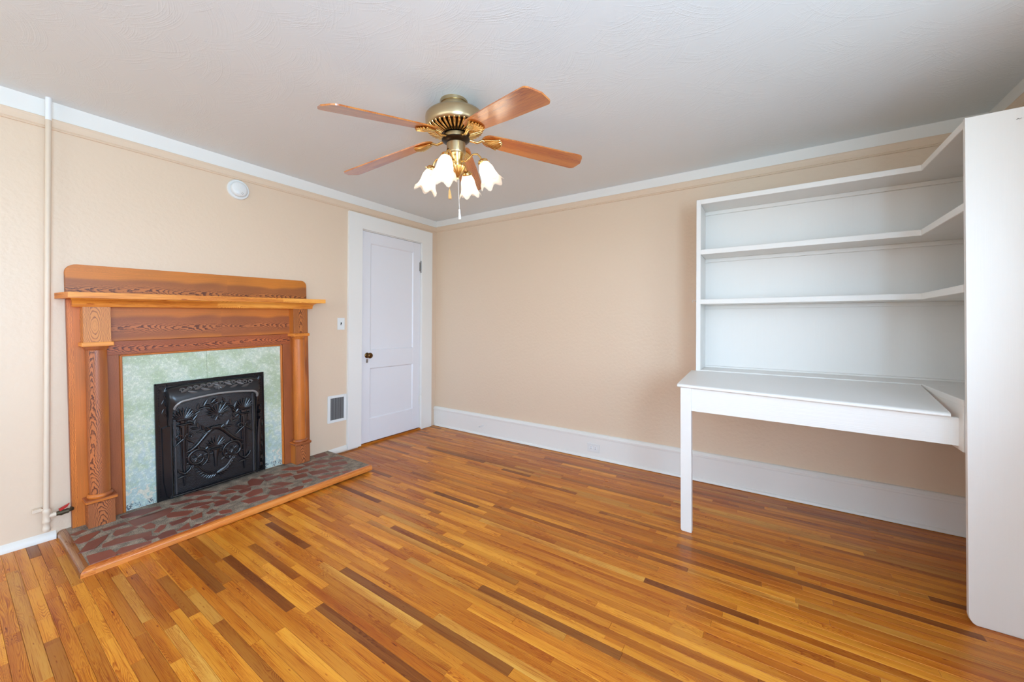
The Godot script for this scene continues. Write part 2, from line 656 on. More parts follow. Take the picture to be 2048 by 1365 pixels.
# worn mint paint over plaster, with paler scuffs and bare patches low down
func plaster_texture() -> ImageTexture:
	var w := 768
	var im := Image.create_empty(w, w, false, Image.FORMAT_RGB8)
	var a := noise(41, 0.006, 3)
	var b := noise(42, 0.03, 5)
	var c := noise(43, 0.16, 2)
	for y in w:
		var v := float(y) / w
		for x in w:
			var q := a.get_noise_2d(x, y)
			var r := b.get_noise_2d(x, y * 0.8)
			var s := c.get_noise_2d(x, y * 0.6)
			var e := b.get_noise_2d(x * 1.3 + 700.0, y * 1.5)
			var col := Color(0.79, 0.825, 0.735).lerp(Color(0.7, 0.755, 0.62), smoothstep(-0.25, 0.35, q + 0.35 * r) * 0.85)
			col = col.lerp(Color(0.7, 0.77, 0.775), smoothstep(0.45, 0.95, v + 0.5 * r) * 0.75)
			col = col.lerp(Color(0.87, 0.87, 0.81), smoothstep(0.1, 0.5, e + 0.25 * s - 0.4 * q) * 0.6)
			col = col.lerp(Color(0.8, 0.83, 0.8), smoothstep(0.15, 0.4, r - 0.3 * s) * 0.4)
			if v > 0.86 and r + q * 0.6 > 0.22:
				col = col.lerp(Color(0.88, 0.83, 0.74), 0.85)
			if v > 0.955 and s + r > 0.3:
				col = Color(0.3, 0.35, 0.38)
			im.set_pixel(x, y, col * (1.0 + 0.07 * s + 0.04 * e))
	return texture(im)

func mortar_texture() -> ImageTexture:
	var w := 512
	var im := Image.create_empty(w, w, false, Image.FORMAT_RGB8)
	var a := noise(51, 0.012, 4)
	var c := noise(52, 0.12, 3)
	for y in w:
		for x in w:
			var q := a.get_noise_2d(x, y)
			var s := c.get_noise_2d(x, y)
			var k := 1.0 + 0.45 * s + 0.3 * q
			im.set_pixel(x, y, Color(0.53, 0.475, 0.41) * k)
	return texture(im)

# brushed ceiling texture: short curved strokes laid over one another
func swirl_texture() -> ImageTexture:
	var w := 1024
	var im := Image.create_empty(w, w, false, Image.FORMAT_RGB8)
	im.fill(Color(0.4, 0.4, 0.4))
	var r := RandomNumberGenerator.new()
	r.seed = 77
	for s in 520:
		var at := Vector2(r.randf() * w, r.randf() * w)
		var turn := r.randf_range(-0.9, 0.9)
		var radius := r.randf_range(70.0, 190.0)
		var span := r.randf_range(0.5, 1.1)
		var mirror := 1.0 if r.randf() < 0.5 else -1.0
		for bristle in 13:
			var rr := radius + bristle * r.randf_range(2.0, 4.0)
			var tone := r.randf_range(0.2, 0.9)
			var steps := int(rr * span / 1.6)
			var skip := r.randf_range(0.0, 0.25)
			for k in steps:
				var t := float(k) / steps
				if t < skip:
					continue
				var an := turn - PI / 2 + (t - 0.5) * span * mirror
				var p := at + Vector2(cos(an), sin(an)) * rr - Vector2(cos(turn - PI / 2), sin(turn - PI / 2)) * radius
				var x := posmod(int(p.x), w)
				var y := posmod(int(p.y), w)
				var g := lerpf(im.get_pixel(x, y).r, tone, 0.75 * sin(PI * t))
				im.set_pixel(x, y, Color(g, g, g))
	return texture(im)

func brush_texture() -> ImageTexture:
	var w := 512
	var im := Image.create_empty(w, w, false, Image.FORMAT_RGB8)
	var a := noise(61, 0.05, 3)
	for y in w:
		for x in w:
			var g := clampf(0.5 + 0.5 * a.get_noise_2d(x * 0.06, y * 3.0), 0, 1)
			im.set_pixel(x, y, Color(g, g, g))
	return texture(im)

# ---------------------------------------------------------------- the room

func build_shell() -> void:
	var T := WALL_T
	var st := mb()
	# fireplace wall, open at the door
	box(st, Vector3(-T, -0.1, 1.04), Vector3(0, ROOM_H + 0.1, ROOM_L + T), 0.0)
	box(st, Vector3(-T, -0.1, -T), Vector3(0, ROOM_H + 0.1, 0.235), 0.0)
	box(st, Vector3(-T, 2.145, 0.235), Vector3(0, ROOM_H + 0.1, 1.04), 0.0)
	box(st, Vector3(-T, -0.1, 0.235), Vector3(0, -0.03, 1.04), 0.0)
	box(st, Vector3(-T, -0.03, 0.235), Vector3(-0.11, 2.145, 1.04), 0.0)
	struct(obj("wall_left", st, M.wall), "pale beige painted wall behind the fireplace")
	st = mb()
	box(st, Vector3(0, -0.1, -T), Vector3(ROOM_W + T, ROOM_H + 0.1, 0), 0.0)
	struct(obj("wall_back", st, M.wall), "tan painted wall with the outlet and corner bookcase")
	st = mb()
	wall_with_openings(st, false)
	struct(obj("wall_right", st, M.wall), "beige wall behind the end of the bookcase")
	st = mb()
	wall_with_openings(st, true)
	struct(obj("wall_front", st, M.wall), "unseen beige wall with three windows, set far back to even the light")
	st = mb()
	grain = 0
	box(st, Vector3(-T, ROOM_H, -T), Vector3(ROOM_W + T, ROOM_H + T, ROOM_L + T), 0.0)
	struct(obj("ceiling", st, M.ceiling), "white ceiling with brushed swirl texture")
	# white frieze under the ceiling and the picture rail below it
	var bands := [["left", Vector3(0, 0, ROOM_L), Vector3(0, 0, 0), Vector3(1, 0, 0), 2.322, 2.366], ["back", Vector3(0, 0, 0), Vector3(ROOM_W, 0, 0), Vector3(0, 0, 1), 2.369, 2.36], ["right", Vector3(ROOM_W, 0, 0), Vector3(ROOM_W, 0, ROOM_L), Vector3(-1, 0, 0), 2.366, 2.366], ["front", Vector3(ROOM_W, 0, ROOM_L), Vector3(0, 0, ROOM_L), Vector3(0, 0, -1), 2.362, 2.362]]
	var k := 1
	for b in bands:
		var p: Vector3 = b[1]
		var q: Vector3 = b[2]
		var out: Vector3 = b[3]
		var y0: float = b[4]
		var y1: float = b[5]
		st = mb()
		hexa(st, [p + Vector3(0, y0, 0), q + Vector3(0, y1, 0), q + Vector3(0, y1, 0) + out * 0.006, p + Vector3(0, y0, 0) + out * 0.006, p + Vector3(0, ROOM_H, 0), q + Vector3(0, ROOM_H, 0), q + Vector3(0, ROOM_H, 0) + out * 0.006, p + Vector3(0, ROOM_H, 0) + out * 0.006])
		struct(obj("trim_%d" % k, st, M.white_trim), "white painted band between picture rail and ceiling")
		k += 1
		st = mb()
		var prof := [Vector2(0, -0.06), Vector2(0.008, -0.06), Vector2(0.011, -0.055), Vector2(0.008, -0.05), Vector2(0.012, -0.046), Vector2(0.012, -0.02), Vector2(0.0125, -0.014), Vector2(0.0145, -0.012), Vector2(0.0155, -0.006), Vector2(0.0125, 0.0), Vector2(0, 0.0)]
		moulding(st, prof, p + Vector3(0, y0, 0), q + Vector3(0, y1, 0), out, Vector3.UP)
		struct(obj("trim_%d" % k, st, M.wall), "beige painted picture rail moulding")
		k += 1
	# tall white skirting on the back wall, shoe mouldings
	st = mb()
	moulding(st, [Vector2(0, 0.006), Vector2(0.022, 0.006), Vector2(0.022, 0.186), Vector2(0.03, 0.19), Vector2(0.031, 0.204), Vector2(0.024, 0.211), Vector2(0.02, 0.222), Vector2(0.013, 0.226), Vector2(0, 0.226)], Vector3(0.002, 0, 0), Vector3(ROOM_W, 0, 0), Vector3(0, 0, 1), Vector3.UP)
	var shoe := [Vector2(0.0, 0.003), Vector2(0.016, 0.003), Vector2(0.015, 0.011), Vector2(0.01, 0.019), Vector2(0.0, 0.023)]
	var base := struct(obj("baseboard_back", st, M.white_trim), "tall white baseboard along the back wall")
	st = mb()
	moulding(st, shoe, Vector3(0.028, 0, 0.022), Vector3(ROOM_W, 0, 0.022), Vector3(0, 0, 1), Vector3.UP)
	obj("shoe_moulding", st, M.white_trim, base)
	var low := [Vector2(0, 0.0), Vector2(0.022, 0.0), Vector2(0.021, 0.016), Vector2(0.014, 0.032), Vector2(0.0, 0.042)]
	st = mb()
	moulding(st, low, Vector3(0, 0, ROOM_L), Vector3(0, 0, 2.955), Vector3(1, 0, 0), Vector3.UP)
	moulding(st, low, Vector3(0, 0.012, 1.345), Vector3(0, 0.018, 1.172), Vector3(1, 0, 0), Vector3.UP)
	struct(obj("baseboard_left", st, M.low_trim), "low white shoe moulding along the fireplace wall")
	st = mb()
	moulding(st, [Vector2(0, 0.0), Vector2(0.02, 0.0), Vector2(0.02, 0.19), Vector2(0.012, 0.22), Vector2(0, 0.225)], Vector3(ROOM_W, 0, 1.0), Vector3(ROOM_W, 0, ROOM_L), Vector3(-1, 0, 0), Vector3.UP)
	struct(obj("baseboard_right", st, M.white_trim), "white baseboard along the right wall with its unseen windows")
	st = mb()
	moulding(st, [Vector2(0, 0.0), Vector2(0.02, 0.0), Vector2(0.02, 0.19), Vector2(0.012, 0.22), Vector2(0, 0.225)], Vector3(ROOM_W - 0.02, 0, ROOM_L), Vector3(0.02, 0, ROOM_L), Vector3(0, 0, -1), Vector3.UP)
	struct(obj("baseboard_front", st, M.white_trim), "white baseboard under the three unseen windows")

const WIN_Y := Vector2(0.78, 2.1)

func wall_with_openings(st: SurfaceTool, front: bool) -> void:
	# pieces of a wall round its window openings, by the places [from, to] of the openings along it
	var spans := [[0.33, 1.37], [1.666, 2.706], [3.0, 4.04]] if front else [[1.43, 2.27], [2.88, 4.52]]
	var at := 0.0 if front else -WALL_T
	var end := ROOM_W if front else ROOM_L + WALL_T
	for s in spans + [[end, end]]:
		for piece in [[at, s[0], -0.1, ROOM_H + 0.1], [s[0], s[1], -0.1, WIN_Y.x], [s[0], s[1], WIN_Y.y, ROOM_H + 0.1]]:
			if piece[1] - piece[0] < 0.001:
				continue
			if front:
				box(st, Vector3(piece[0], piece[2], ROOM_L), Vector3(piece[1], piece[3], ROOM_L + WALL_T), 0.0)
			else:
				box(st, Vector3(ROOM_W, piece[2], piece[0]), Vector3(ROOM_W + WALL_T, piece[3], piece[1]), 0.0)
		at = s[1]

func build_windows() -> void:
	window("window_1", Vector3(ROOM_W, 0, 3.7), 1.64, Basis(Vector3(0, 0, 1), Vector3.UP, Vector3(-1, 0, 0)))  # unseen, stands where it lights the fireplace wall evenly
	window("window_2", Vector3(ROOM_W, 0, 1.85), 0.84, Basis(Vector3(0, 0, 1), Vector3.UP, Vector3(-1, 0, 0)))  # unseen, put beside the bookcase to brighten its end panel and the desk
	var n := 3
	for x: float in [0.85, 2.186, 3.52]:
		window("window_%d" % n, Vector3(x, 0, ROOM_L), 1.04, Basis(Vector3(-1, 0, 0), Vector3.UP, Vector3(0, 0, -1)))  # unseen, number and distance chosen for even light from the front
		n += 1

# a sash window out of view, placed for the daylight it gives; local x along the wall, z into the room
func window(called: String, at: Vector3, w: float, b: Basis) -> void:
	var o := empty_struct(called, "unseen white double-hung window placed to light the room")
	o.transform = Transform3D(b, at)
	var y0 := WIN_Y.x
	var y1 := WIN_Y.y
	var h := w / 2.0
	var st := mb()
	box(st, Vector3(-h - 0.1, y0 - 0.02, 0.0), Vector3(-h, y1 + 0.1, 0.02))
	box(st, Vector3(h, y0 - 0.02, 0.0), Vector3(h + 0.1, y1 + 0.1, 0.02))
	box(st, Vector3(-h, y1, 0.0), Vector3(h, y1 + 0.1, 0.02))
	obj("casing", st, M.white_trim, o)
	st = mb()
	box(st, Vector3(-h - 0.12, y0 - 0.045, -0.1), Vector3(h + 0.12, y0 - 0.02, 0.05))
	obj("sill", st, M.white_trim, o)
	for s in 2:
		var lo := y0 if s == 0 else (y0 + y1) / 2.0 - 0.02
		var hi := (y0 + y1) / 2.0 + 0.02 if s == 0 else y1
		var z := -0.07 if s == 0 else -0.105
		st = mb()
		box(st, Vector3(-h, lo, z), Vector3(-h + 0.045, hi, z + 0.03))
		box(st, Vector3(h - 0.045, lo, z), Vector3(h, hi, z + 0.03))
		box(st, Vector3(-h + 0.045, lo, z), Vector3(h - 0.045, lo + 0.04, z + 0.03))
		box(st, Vector3(-h + 0.045, hi - 0.04, z), Vector3(h - 0.045, hi, z + 0.03))
		var sash := obj("sash", st, M.white_trim, o)
		st = mb()
		box(st, Vector3(-h + 0.045, lo + 0.04, z + 0.013), Vector3(h - 0.045, hi - 0.04, z + 0.017), 0.0)
		obj("pane", st, M.pane, sash)

# strip flooring, each board that shows a piece of its own
func build_floor() -> void:
	var T := WALL_T
	var st := mb()
	box(st, Vector3(-T, -0.12, -T), Vector3(ROOM_W + T, -0.012, ROOM_L + T), 0.0)
	var floor_ := struct(obj("floor", st, M.dark), "varnished narrow oak strip floor in mixed honey and brown tones")
	rng.seed = 4021
	var cam := Vector3(3.32805, 1.21733, 3.33169)
	var ahead := Vector3(-0.557, 0, -0.8305)
	var side := Vector3(0.8305, 0, -0.557)
	var shown := []
	var others := []
	var z := 0.0
	while z < ROOM_L:
		var w := rng.randf_range(0.0385, 0.041)
		var x := -rng.randf_range(0.0, 0.7)
		while x < ROOM_W:
			var l := rng.randf_range(0.25, 0.75) if x < 1.6 else rng.randf_range(0.4, 1.3)
			if rng.randf() < 0.2:
				l += 0.5
			var x0 := maxf(x, 0.0)
			var x1 := minf(x + l, ROOM_W)
			x += l
			if x1 - x0 < 0.02:
				continue
			var b := {"x0": x0, "x1": x1, "z0": z, "z1": minf(z + w, ROOM_L), "tone": pick_tone(), "shift": Vector2(rng.randf() * 3.0, rng.randf() * 3.0), "drop": rng.randf() * 0.0006}
			var near := 0.0
			for s in 9:
				var p := Vector3(lerpf(x0, x1, s / 8.0), 0, z + w / 2) - cam
				var d := p.dot(ahead)
				if d > 0.3:
					var px := p.dot(side) / d * 768.7
					var py := 1.21733 / d * 768.7
					var under_hearth: bool = p.x + cam.x < 0.6 and z > 1.38 and z < 2.93
					if absf(px) < 1030.0 and py < 725.0 and not under_hearth:
						near += (x1 - x0) * w / (d * d * d)
			b.near = near
			if near > 0.0:
				shown.append(b)
			else:
				others.append(b)
		z += w
	shown.sort_custom(func(a, b): return a.near > b.near)
	for i in shown.size():
		if i >= 300:
			others.append(shown[i])
			continue
		st = mb()
		plank(st, shown[i])
		obj("plank", st, M.planks[shown[i].tone], floor_)
	var rest := ArrayMesh.new()
	for tone in M.planks.size():
		st = mb()
		for b in others:
			if b.tone == tone:
				plank(st, b)
		st.set_material(M.planks[tone])
		st.index()
		st.commit(rest)
	put("planks_beyond", rest, null, floor_).set_meta("kind", "stuff")

func pick_tone() -> int:
	var r := rng.randf()
	var shares := [0.09, 0.15, 0.19, 0.17, 0.12, 0.08, 0.035, 0.05, 0.07, 0.045]
	for i in shares.size():
		r -= shares[i]
		if r < 0.0:
			return i
	return 2

func plank(st: SurfaceTool, b: Dictionary) -> void:
	grain = 0
	uv_shift = b.shift
	var e := 0.0007
	var y: float = -b.drop
	var lo := -0.012
	var x0: float = b.x0 + 0.0003
	var x1: float = b.x1 - 0.0003
	var z0: float = b.z0 + 0.0003
	var z1: float = b.z1 - 0.0003
	var top := [Vector3(x0 + e, y, z0 + e), Vector3(x1 - e, y, z0 + e), Vector3(x1 - e, y, z1 - e), Vector3(x0 + e, y, z1 - e)]
	var rim := [Vector3(x0, y - e, z0), Vector3(x1, y - e, z0), Vector3(x1, y - e, z1), Vector3(x0, y - e, z1)]
	poly(st, top, Vector3.UP)
	var outs := [Vector3(0, 0, -1), Vector3(1, 0, 0), Vector3(0, 0, 1), Vector3(-1, 0, 0)]
	for k in 4:
		var j := (k + 1) % 4
		poly(st, [top[k], top[j], rim[j], rim[k]], outs[k] + Vector3.UP)
		poly(st, [rim[k], rim[j], rim[j] + Vector3(0, lo - y, 0), rim[k] + Vector3(0, lo - y, 0)], outs[k])
	uv_shift = Vector2.ZERO

func build_door() -> void:
	var o := empty_struct("door_1", "white two-panel door with brass knob beside the corner")
	var st := mb()
	grain = 1
	var y0 := 0.022
	var y1 := 2.13
	var za := 0.247
	var zb := 1.018
	var zp0 := 0.35
	var zp1 := 0.908
	# stiles and rails
	for b in [[za, zp0, y0, y1], [zp1, zb, y0, y1], [zp0, zp1, y0, 0.253], [zp0, zp1, 0.76, 0.943], [zp0, zp1, 2.018, y1]]:
		box(st, Vector3(-0.042, b[2], b[0]), Vector3(-0.004, b[3], b[1]), 0.0015)
	obj("door_leaf", st, M.door, o)
	for b in [[0.253, 0.76], [0.943, 2.018]]:
		st = mb()
		box(st, Vector3(-0.034, b[0], zp0), Vector3(-0.014, b[1], zp1), 0.0)
		for s in 4:
			# sticking bevel round the panel
			var a: Array = [[Vector3(-0.014, b[0], zp0), Vector3(-0.014, b[0], zp1), Vector3(0, 1, 0)], [Vector3(-0.014, b[1], zp0), Vector3(-0.014, b[1], zp1), Vector3(0, -1, 0)], [Vector3(-0.014, b[0], zp0), Vector3(-0.014, b[1], zp0), Vector3(0, 0, 1)], [Vector3(-0.014, b[0], zp1), Vector3(-0.014, b[1], zp1), Vector3(0, 0, -1)]][s]
			var p: Vector3 = a[0]
			var q: Vector3 = a[1]
			var inward: Vector3 = a[2]
			poly(st, [p + Vector3(0.009, 0, 0), q + Vector3(0.009, 0, 0), q + inward * 0.009, p + inward * 0.009], Vector3(1, 0, 0) + inward)
		obj("door_panel", st, M.door, o)
	# frame
	st = mb()
	box(st, Vector3(-0.002, 0.014, 1.022), Vector3(0.024, 2.14, 1.168), 0.001)
	box(st, Vector3(-0.002, 0.004, 0.084), Vector3(0.024, 2.14, 0.243), 0.001)
	box(st, Vector3(-0.002, 2.14, 0.084), Vector3(0.024, 2.283, 1.168), 0.001)
	box(st, Vector3(-0.1, 0.0, 1.02), Vector3(-0.002, 2.138, 1.036), 0.0)
	box(st, Vector3(-0.1, 0.0, 0.236), Vector3(-0.002, 2.138, 0.245), 0.0)
	box(st, Vector3(-0.1, 2.133, 0.236), Vector3(-0.002, 2.145, 1.036), 0.0)
	box(st, Vector3(-0.06, 0.02, 0.985), Vector3(-0.044, 2.133, 1.02), 0.0)
	box(st, Vector3(-0.06, 0.02, 0.245), Vector3(-0.044, 2.133, 0.28), 0.0)
	box(st, Vector3(-0.06, 2.1, 0.28), Vector3(-0.044, 2.133, 0.985), 0.0)
	obj("door_casing", st, M.white_trim, o)
	st = mb()
	grain = 2
	box(st, Vector3(-0.1, -0.01, 0.236), Vector3(0.012, 0.016, 1.036), 0.002)
	obj("threshold", st, M.planks[4], o)
	# knob on its rose, keyhole plate
	st = mb()
	var t := Transform3D(Basis(Vector3(0, 0, 1), Vector3(1, 0, 0), Vector3(0, 1, 0)), Vector3(-0.004, 0.893, 0.945))
	lathe(st, t, [Vector2(0.0275, 0), Vector2(0.0275, 0.003), Vector2(0.02, 0.008), Vector2(0.009, 0.012), Vector2(0.009, 0.03), Vector2(0.017, 0.036), Vector2(0.027, 0.044), Vector2(0.0285, 0.052), Vector2(0.024, 0.061), Vector2(0.011, 0.066), Vector2(0, 0.067)], 28)
	obj("door_knob", st, M.knob, o)
	st = mb()
	box(st, Vector3(-0.004, 0.818, 0.935), Vector3(-0.001, 0.856, 0.956), 0.001)
	ball(st, Vector3(-0.001, 0.834, 0.9455), Vector3(0.0025, 0.009, 0.007), 10)
	obj("keyhole_cover", st, M.steel, o)
	for y: float in [1.865, 0.335]:
		st = mb()
		tube(st, [Vector3(0.006, y - 0.055, 0.245), Vector3(0.006, y + 0.055, 0.245)], [0.0075, 0.0075], 10)
		ball(st, Vector3(0.006, y + 0.06, 0.245), Vector3(0.008, 0.008, 0.008), 8)
		ball(st, Vector3(0.006, y - 0.06, 0.245), Vector3(0.008, 0.008, 0.008), 8)
		box(st, Vector3(-0.004, y - 0.05, 0.246), Vector3(-0.0015, y + 0.05, 0.262), 0.001)
		obj("hinge", st, M.steel if y > 1.0 else M.white_trim, o)

# ---------------------------------------------------------------- fireplace

const MANTEL_Z := 2.213
const LEAN := 0.026     # the old mantel sits a little higher towards the door

# local axes of mantel parts: x out of the wall, y up, z along the wall (towards the room's front)
func build_mantel() -> void:
	var o := thing("fireplace_mantel", "stripped pine fireplace mantel with round columns and curved back board", "mantelpiece", Vector3(0, 0, MANTEL_Z))
	o.rotation.x = LEAN
	var st := mb()
	# back board with rounded top corners
	grain = 2
	uv_shift = Vector2(0.1, 0.245 - 1.557)
	var top := [Vector2(-0.68, 1.393), Vector2(0.685, 1.393)]
	top += arc(Vector2(0.637, 1.513), 0.048, 0.0, PI / 2, 6)
	top += arc(Vector2(-0.637, 1.513), 0.043, PI / 2, PI, 6)
	plate(st, top, Vector3(0.001, 0, 0), Vector3(0, 0, 1), Vector3.UP, Vector3(1, 0, 0), 0.026, 0.002)
	obj("back_board", st, M.pine_orange, o)
	st = mb()
	uv_shift = Vector2(0.4, 0.21 - 1.362)
	var end := [Vector3(0.001, 1.362, 0.722), Vector3(0.212, 1.362, 0.698), Vector3(0.212, 1.362, -0.742), Vector3(0.001, 1.362, -0.742)]
	hexa(st, end + end.map(func(q): return q + Vector3(0, 0.032, 0)))
	obj("mantel_shelf", st, M.pine_edge, o)
	# bed moulding under the shelf, with returns at the ends
	st = mb()
	uv_shift = Vector2(0.0, 0.2 - 1.316)
	var cove := [Vector2(0.0, 1.316), Vector2(0.128, 1.316), Vector2(0.131, 1.325)]
	for i in 7:
		var a := PI * 0.5 * i / 6.0
		cove.append(Vector2(0.131 + 0.04 * (1.0 - cos(a)), 1.325 + 0.031 * sin(a)))
	cove += [Vector2(0.175, 1.362), Vector2(0.0, 1.362)]
	moulding(st, cove, Vector3(0.0, 0, -0.645), Vector3(0.0, 0, 0.645), Vector3(1, 0, 0), Vector3.UP, 0.22, 0.22)
	obj("cove_moulding", st, M.pine_edge, o)
	# frieze board and the rail below it
	st = mb()
	uv_shift = Vector2(0.05, 0.03 - 1.112)
	box(st, Vector3(0.02, 1.112, -0.53), Vector3(0.048, 1.318, 0.53), 0.001)
	obj("frieze_board", st, M.pine, o)
	st = mb()
	uv_shift = Vector2(0.7, 0.06 - 1.02)
	box(st, Vector3(0.002, 1.026, -0.53), Vector3(0.036, 1.111, 0.53), 0.0015)
	obj("lower_rail", st, M.pine_red, o)
	st = mb()
	uv_shift = Vector2(0.2, 0.23)
	moulding(st, [Vector2(0, 0), Vector2(0.026, 0), Vector2(0.03, 0.004), Vector2(0.03, 0.009), Vector2(0.026, 0.013), Vector2(0, 0.013)], Vector3(0, 1.014, -0.462), Vector3(0, 1.014, 0.47), Vector3(1, 0, 0), Vector3.UP)
	obj("rail_bead", st, M.pine_fine, o)
	for s: float in [1.0, -1.0]:
		# flat stile against the wall, the column before it
		grain = 1
		st = mb()
		uv_shift = Vector2(0.3 + s * 0.2, 0.05 - 0.46)
		box(st, Vector3(0.001, 0.05 if s > 0 else 0.036, minf(s * 0.476, s * 0.684)), Vector3(0.034, 1.362, maxf(s * 0.476, s * 0.684)), 0.002)
		obj("stile", st, M.pine_fine, o)
		st = mb()
		uv_shift = Vector2(0.0, 0.23)
		moulding(st, [Vector2(0, -0.007), Vector2(0.026, -0.007), Vector2(0.03, -0.003), Vector2(0.03, 0.003), Vector2(0.026, 0.007), Vector2(0, 0.007)], Vector3(0, 0.045, s * 0.468), Vector3(0, 1.02, s * 0.468), Vector3(1, 0, 0), Vector3(0, 0, 1))
		obj("stile_bead", st, M.pine_fine, o)
		var z0 := s * 0.578
		st = mb()
		uv_shift = Vector2(0.2, 0.105 - z0)
		box(st, Vector3(0.03, 0.05 if s > 0 else 0.036, z0 - 0.055), Vector3(0.122, 0.192, z0 + 0.055), 0.002)
		obj("plinth", st, M.pine, o)
		st = mb()
		grain = 2
		box(st, Vector3(0.03, 0.192, z0 - 0.066), Vector3(0.136, 0.212, z0 + 0.066), 0.004)
		obj("plinth_cap", st, M.pine_fine, o)
		grain = 1
		var seat := Transform3D(Basis(Vector3.UP, PI / 2 * s), Vector3(0.078, 0, z0))
		st = mb()
		uv_shift = Vector2(0.0, 0.1)
		lathe(st, seat, [Vector2(0.0, 0.212), Vector2(0.05, 0.212), Vector2(0.054, 0.219), Vector2(0.054, 0.226), Vector2(0.05, 0.233), Vector2(0.046, 0.236)], 32)
		obj("column_base", st, M.pine_fine, o)
		st = mb()
		uv_shift = Vector2(0.0 if s > 0 else 0.5, 0.105 - TAU * 0.045 * 0.36)
		lathe(st, seat, [Vector2(0.044, 0.234), Vector2(0.0455, 0.4), Vector2(0.0455, 0.75), Vector2(0.043, 1.06), Vector2(0.0425, 1.072)], 40)
		obj("column", st, M.pine if s > 0 else M.pine_fine, o)
		st = mb()
		lathe(st, seat, [Vector2(0.043, 1.066), Vector2(0.047, 1.072), Vector2(0.05, 1.08), Vector2(0.052, 1.09)], 32)
		obj("column_neck", st, M.pine_fine, o)
		st = mb()
		grain = 2
		box(st, Vector3(0.03, 1.09, z0 - 0.064), Vector3(0.137, 1.113, z0 + 0.064), 0.002)
		obj("abacus", st, M.pine_edge, o)
		st = mb()
		grain = 1
		if s > 0:
			knot_block(st, Vector3(0.03, 1.113, z0 - 0.055), Vector3(0.122, 1.318, z0 + 0.055))
			obj("capital_block", st, M.pine_knot, o).set_meta("label", "capital block with a round knot")
		else:
			uv_shift = Vector2(0.9, 0.105 - z0)
			box(st, Vector3(0.03, 1.113, z0 - 0.055), Vector3(0.122, 1.318, z0 + 0.055), 0.002)
			obj("capital_block", st, M.pine_orange, o)
	uv_shift = Vector2.ZERO

# the knot block: its texture once over the front, so that the knot sits in the face
func knot_block(st: SurfaceTool, lo: Vector3, hi: Vector3) -> void:
	var f := func(y: float, z: float) -> Vector2:
		return Vector2((hi.z - z) / (hi.z - lo.z), (hi.y - y) / (hi.y - lo.y))
	var q := [Vector3(hi.x, lo.y, hi.z), Vector3(hi.x, lo.y, lo.z), Vector3(hi.x, hi.y, lo.z), Vector3(hi.x, hi.y, hi.z)]
	var n := Vector3(1, 0, 0)
	tri(st, q[0], q[1], q[2], n, n, n, Vector2(0, 1), Vector2(1, 1), Vector2(1, 0))
	tri(st, q[0], q[2], q[3], n, n, n, Vector2(0, 1), Vector2(1, 0), Vector2(0, 0))
	for s in [hi.z, lo.z]:
		var m := Vector3(0, 0, 1 if s == hi.z else -1)
		var a := Vector3(hi.x, lo.y, s)
		var b := Vector3(hi.x, hi.y, s)
		var c := Vector3(lo.x, hi.y, s)
		var d := Vector3(lo.x, lo.y, s)
		tri(st, a, b, c, m, m, m, Vector2(0.02, 1), Vector2(0.02, 0), Vector2(0.12, 0))
		tri(st, a, c, d, m, m, m, Vector2(0.02, 1), Vector2(0.12, 0), Vector2(0.12, 1))
	poly(st, [Vector3(lo.x, hi.y, lo.z), Vector3(hi.x, hi.y, lo.z), Vector3(hi.x, hi.y, hi.z), Vector3(lo.x, hi.y, hi.z)], Vector3.UP)
	poly(st, [Vector3(lo.x, lo.y, lo.z), Vector3(hi.x, lo.y, lo.z), Vector3(hi.x, lo.y, hi.z), Vector3(lo.x, lo.y, hi.z)], Vector3.DOWN)

func build_surround() -> void:
	var o := thing("fireplace_surround", "worn mint green plaster surround inside the pine mantel", "fireplace surround", Vector3(0, 0, MANTEL_Z))
	o.rotation.x = LEAN
	var st := mb()
	var w := 0.474
	var y0 := 0.045
	var y1 := 1.022
	var x := 0.016
	var uvf := func(y: float, z: float) -> Vector2:
		return Vector2((w - z) / (2.0 * w), (y1 - y) / (y1 - y0))
	# three panels round the iron cover's opening, with a joint above its middle
	for b in [[-w, -0.312, y0, y1], [0.312, w, y0, y1], [-0.312, 0.03, 0.78, y1], [0.0315, 0.312, 0.78, y1]]:
		var q := [Vector3(x, b[2], b[0]), Vector3(x, b[2], b[1]), Vector3(x, b[3], b[1]), Vector3(x, b[3], b[0])]
		var n := Vector3(1, 0, 0)
		var u := [Vector2((w - b[0]) / (2 * w), 1.0 - (b[2] - y0) / (y1 - y0)), Vector2((w - b[1]) / (2 * w), 1.0 - (b[2] - y0) / (y1 - y0)), Vector2((w - b[1]) / (2 * w), 1.0 - (b[3] - y0) / (y1 - y0)), Vector2((w - b[0]) / (2 * w), 1.0 - (b[3] - y0) / (y1 - y0))]
		tri(st, q[0], q[1], q[2], n, n, n, u[0], u[1], u[2])
		tri(st, q[0], q[2], q[3], n, n, n, u[0], u[2], u[3])
		for k in 4:
			var a: Vector3 = q[k]
			var c: Vector3 = q[(k + 1) % 4]
			var mid: Vector3 = (q[0] + q[2]) / 2.0
			var sn := ((a + c) / 2.0 - mid)
			poly(st, [a, c, c - Vector3(x - 0.001, 0, 0), a - Vector3(x - 0.001, 0, 0)], sn)
	obj("plaster_face", st, M.plaster, o)

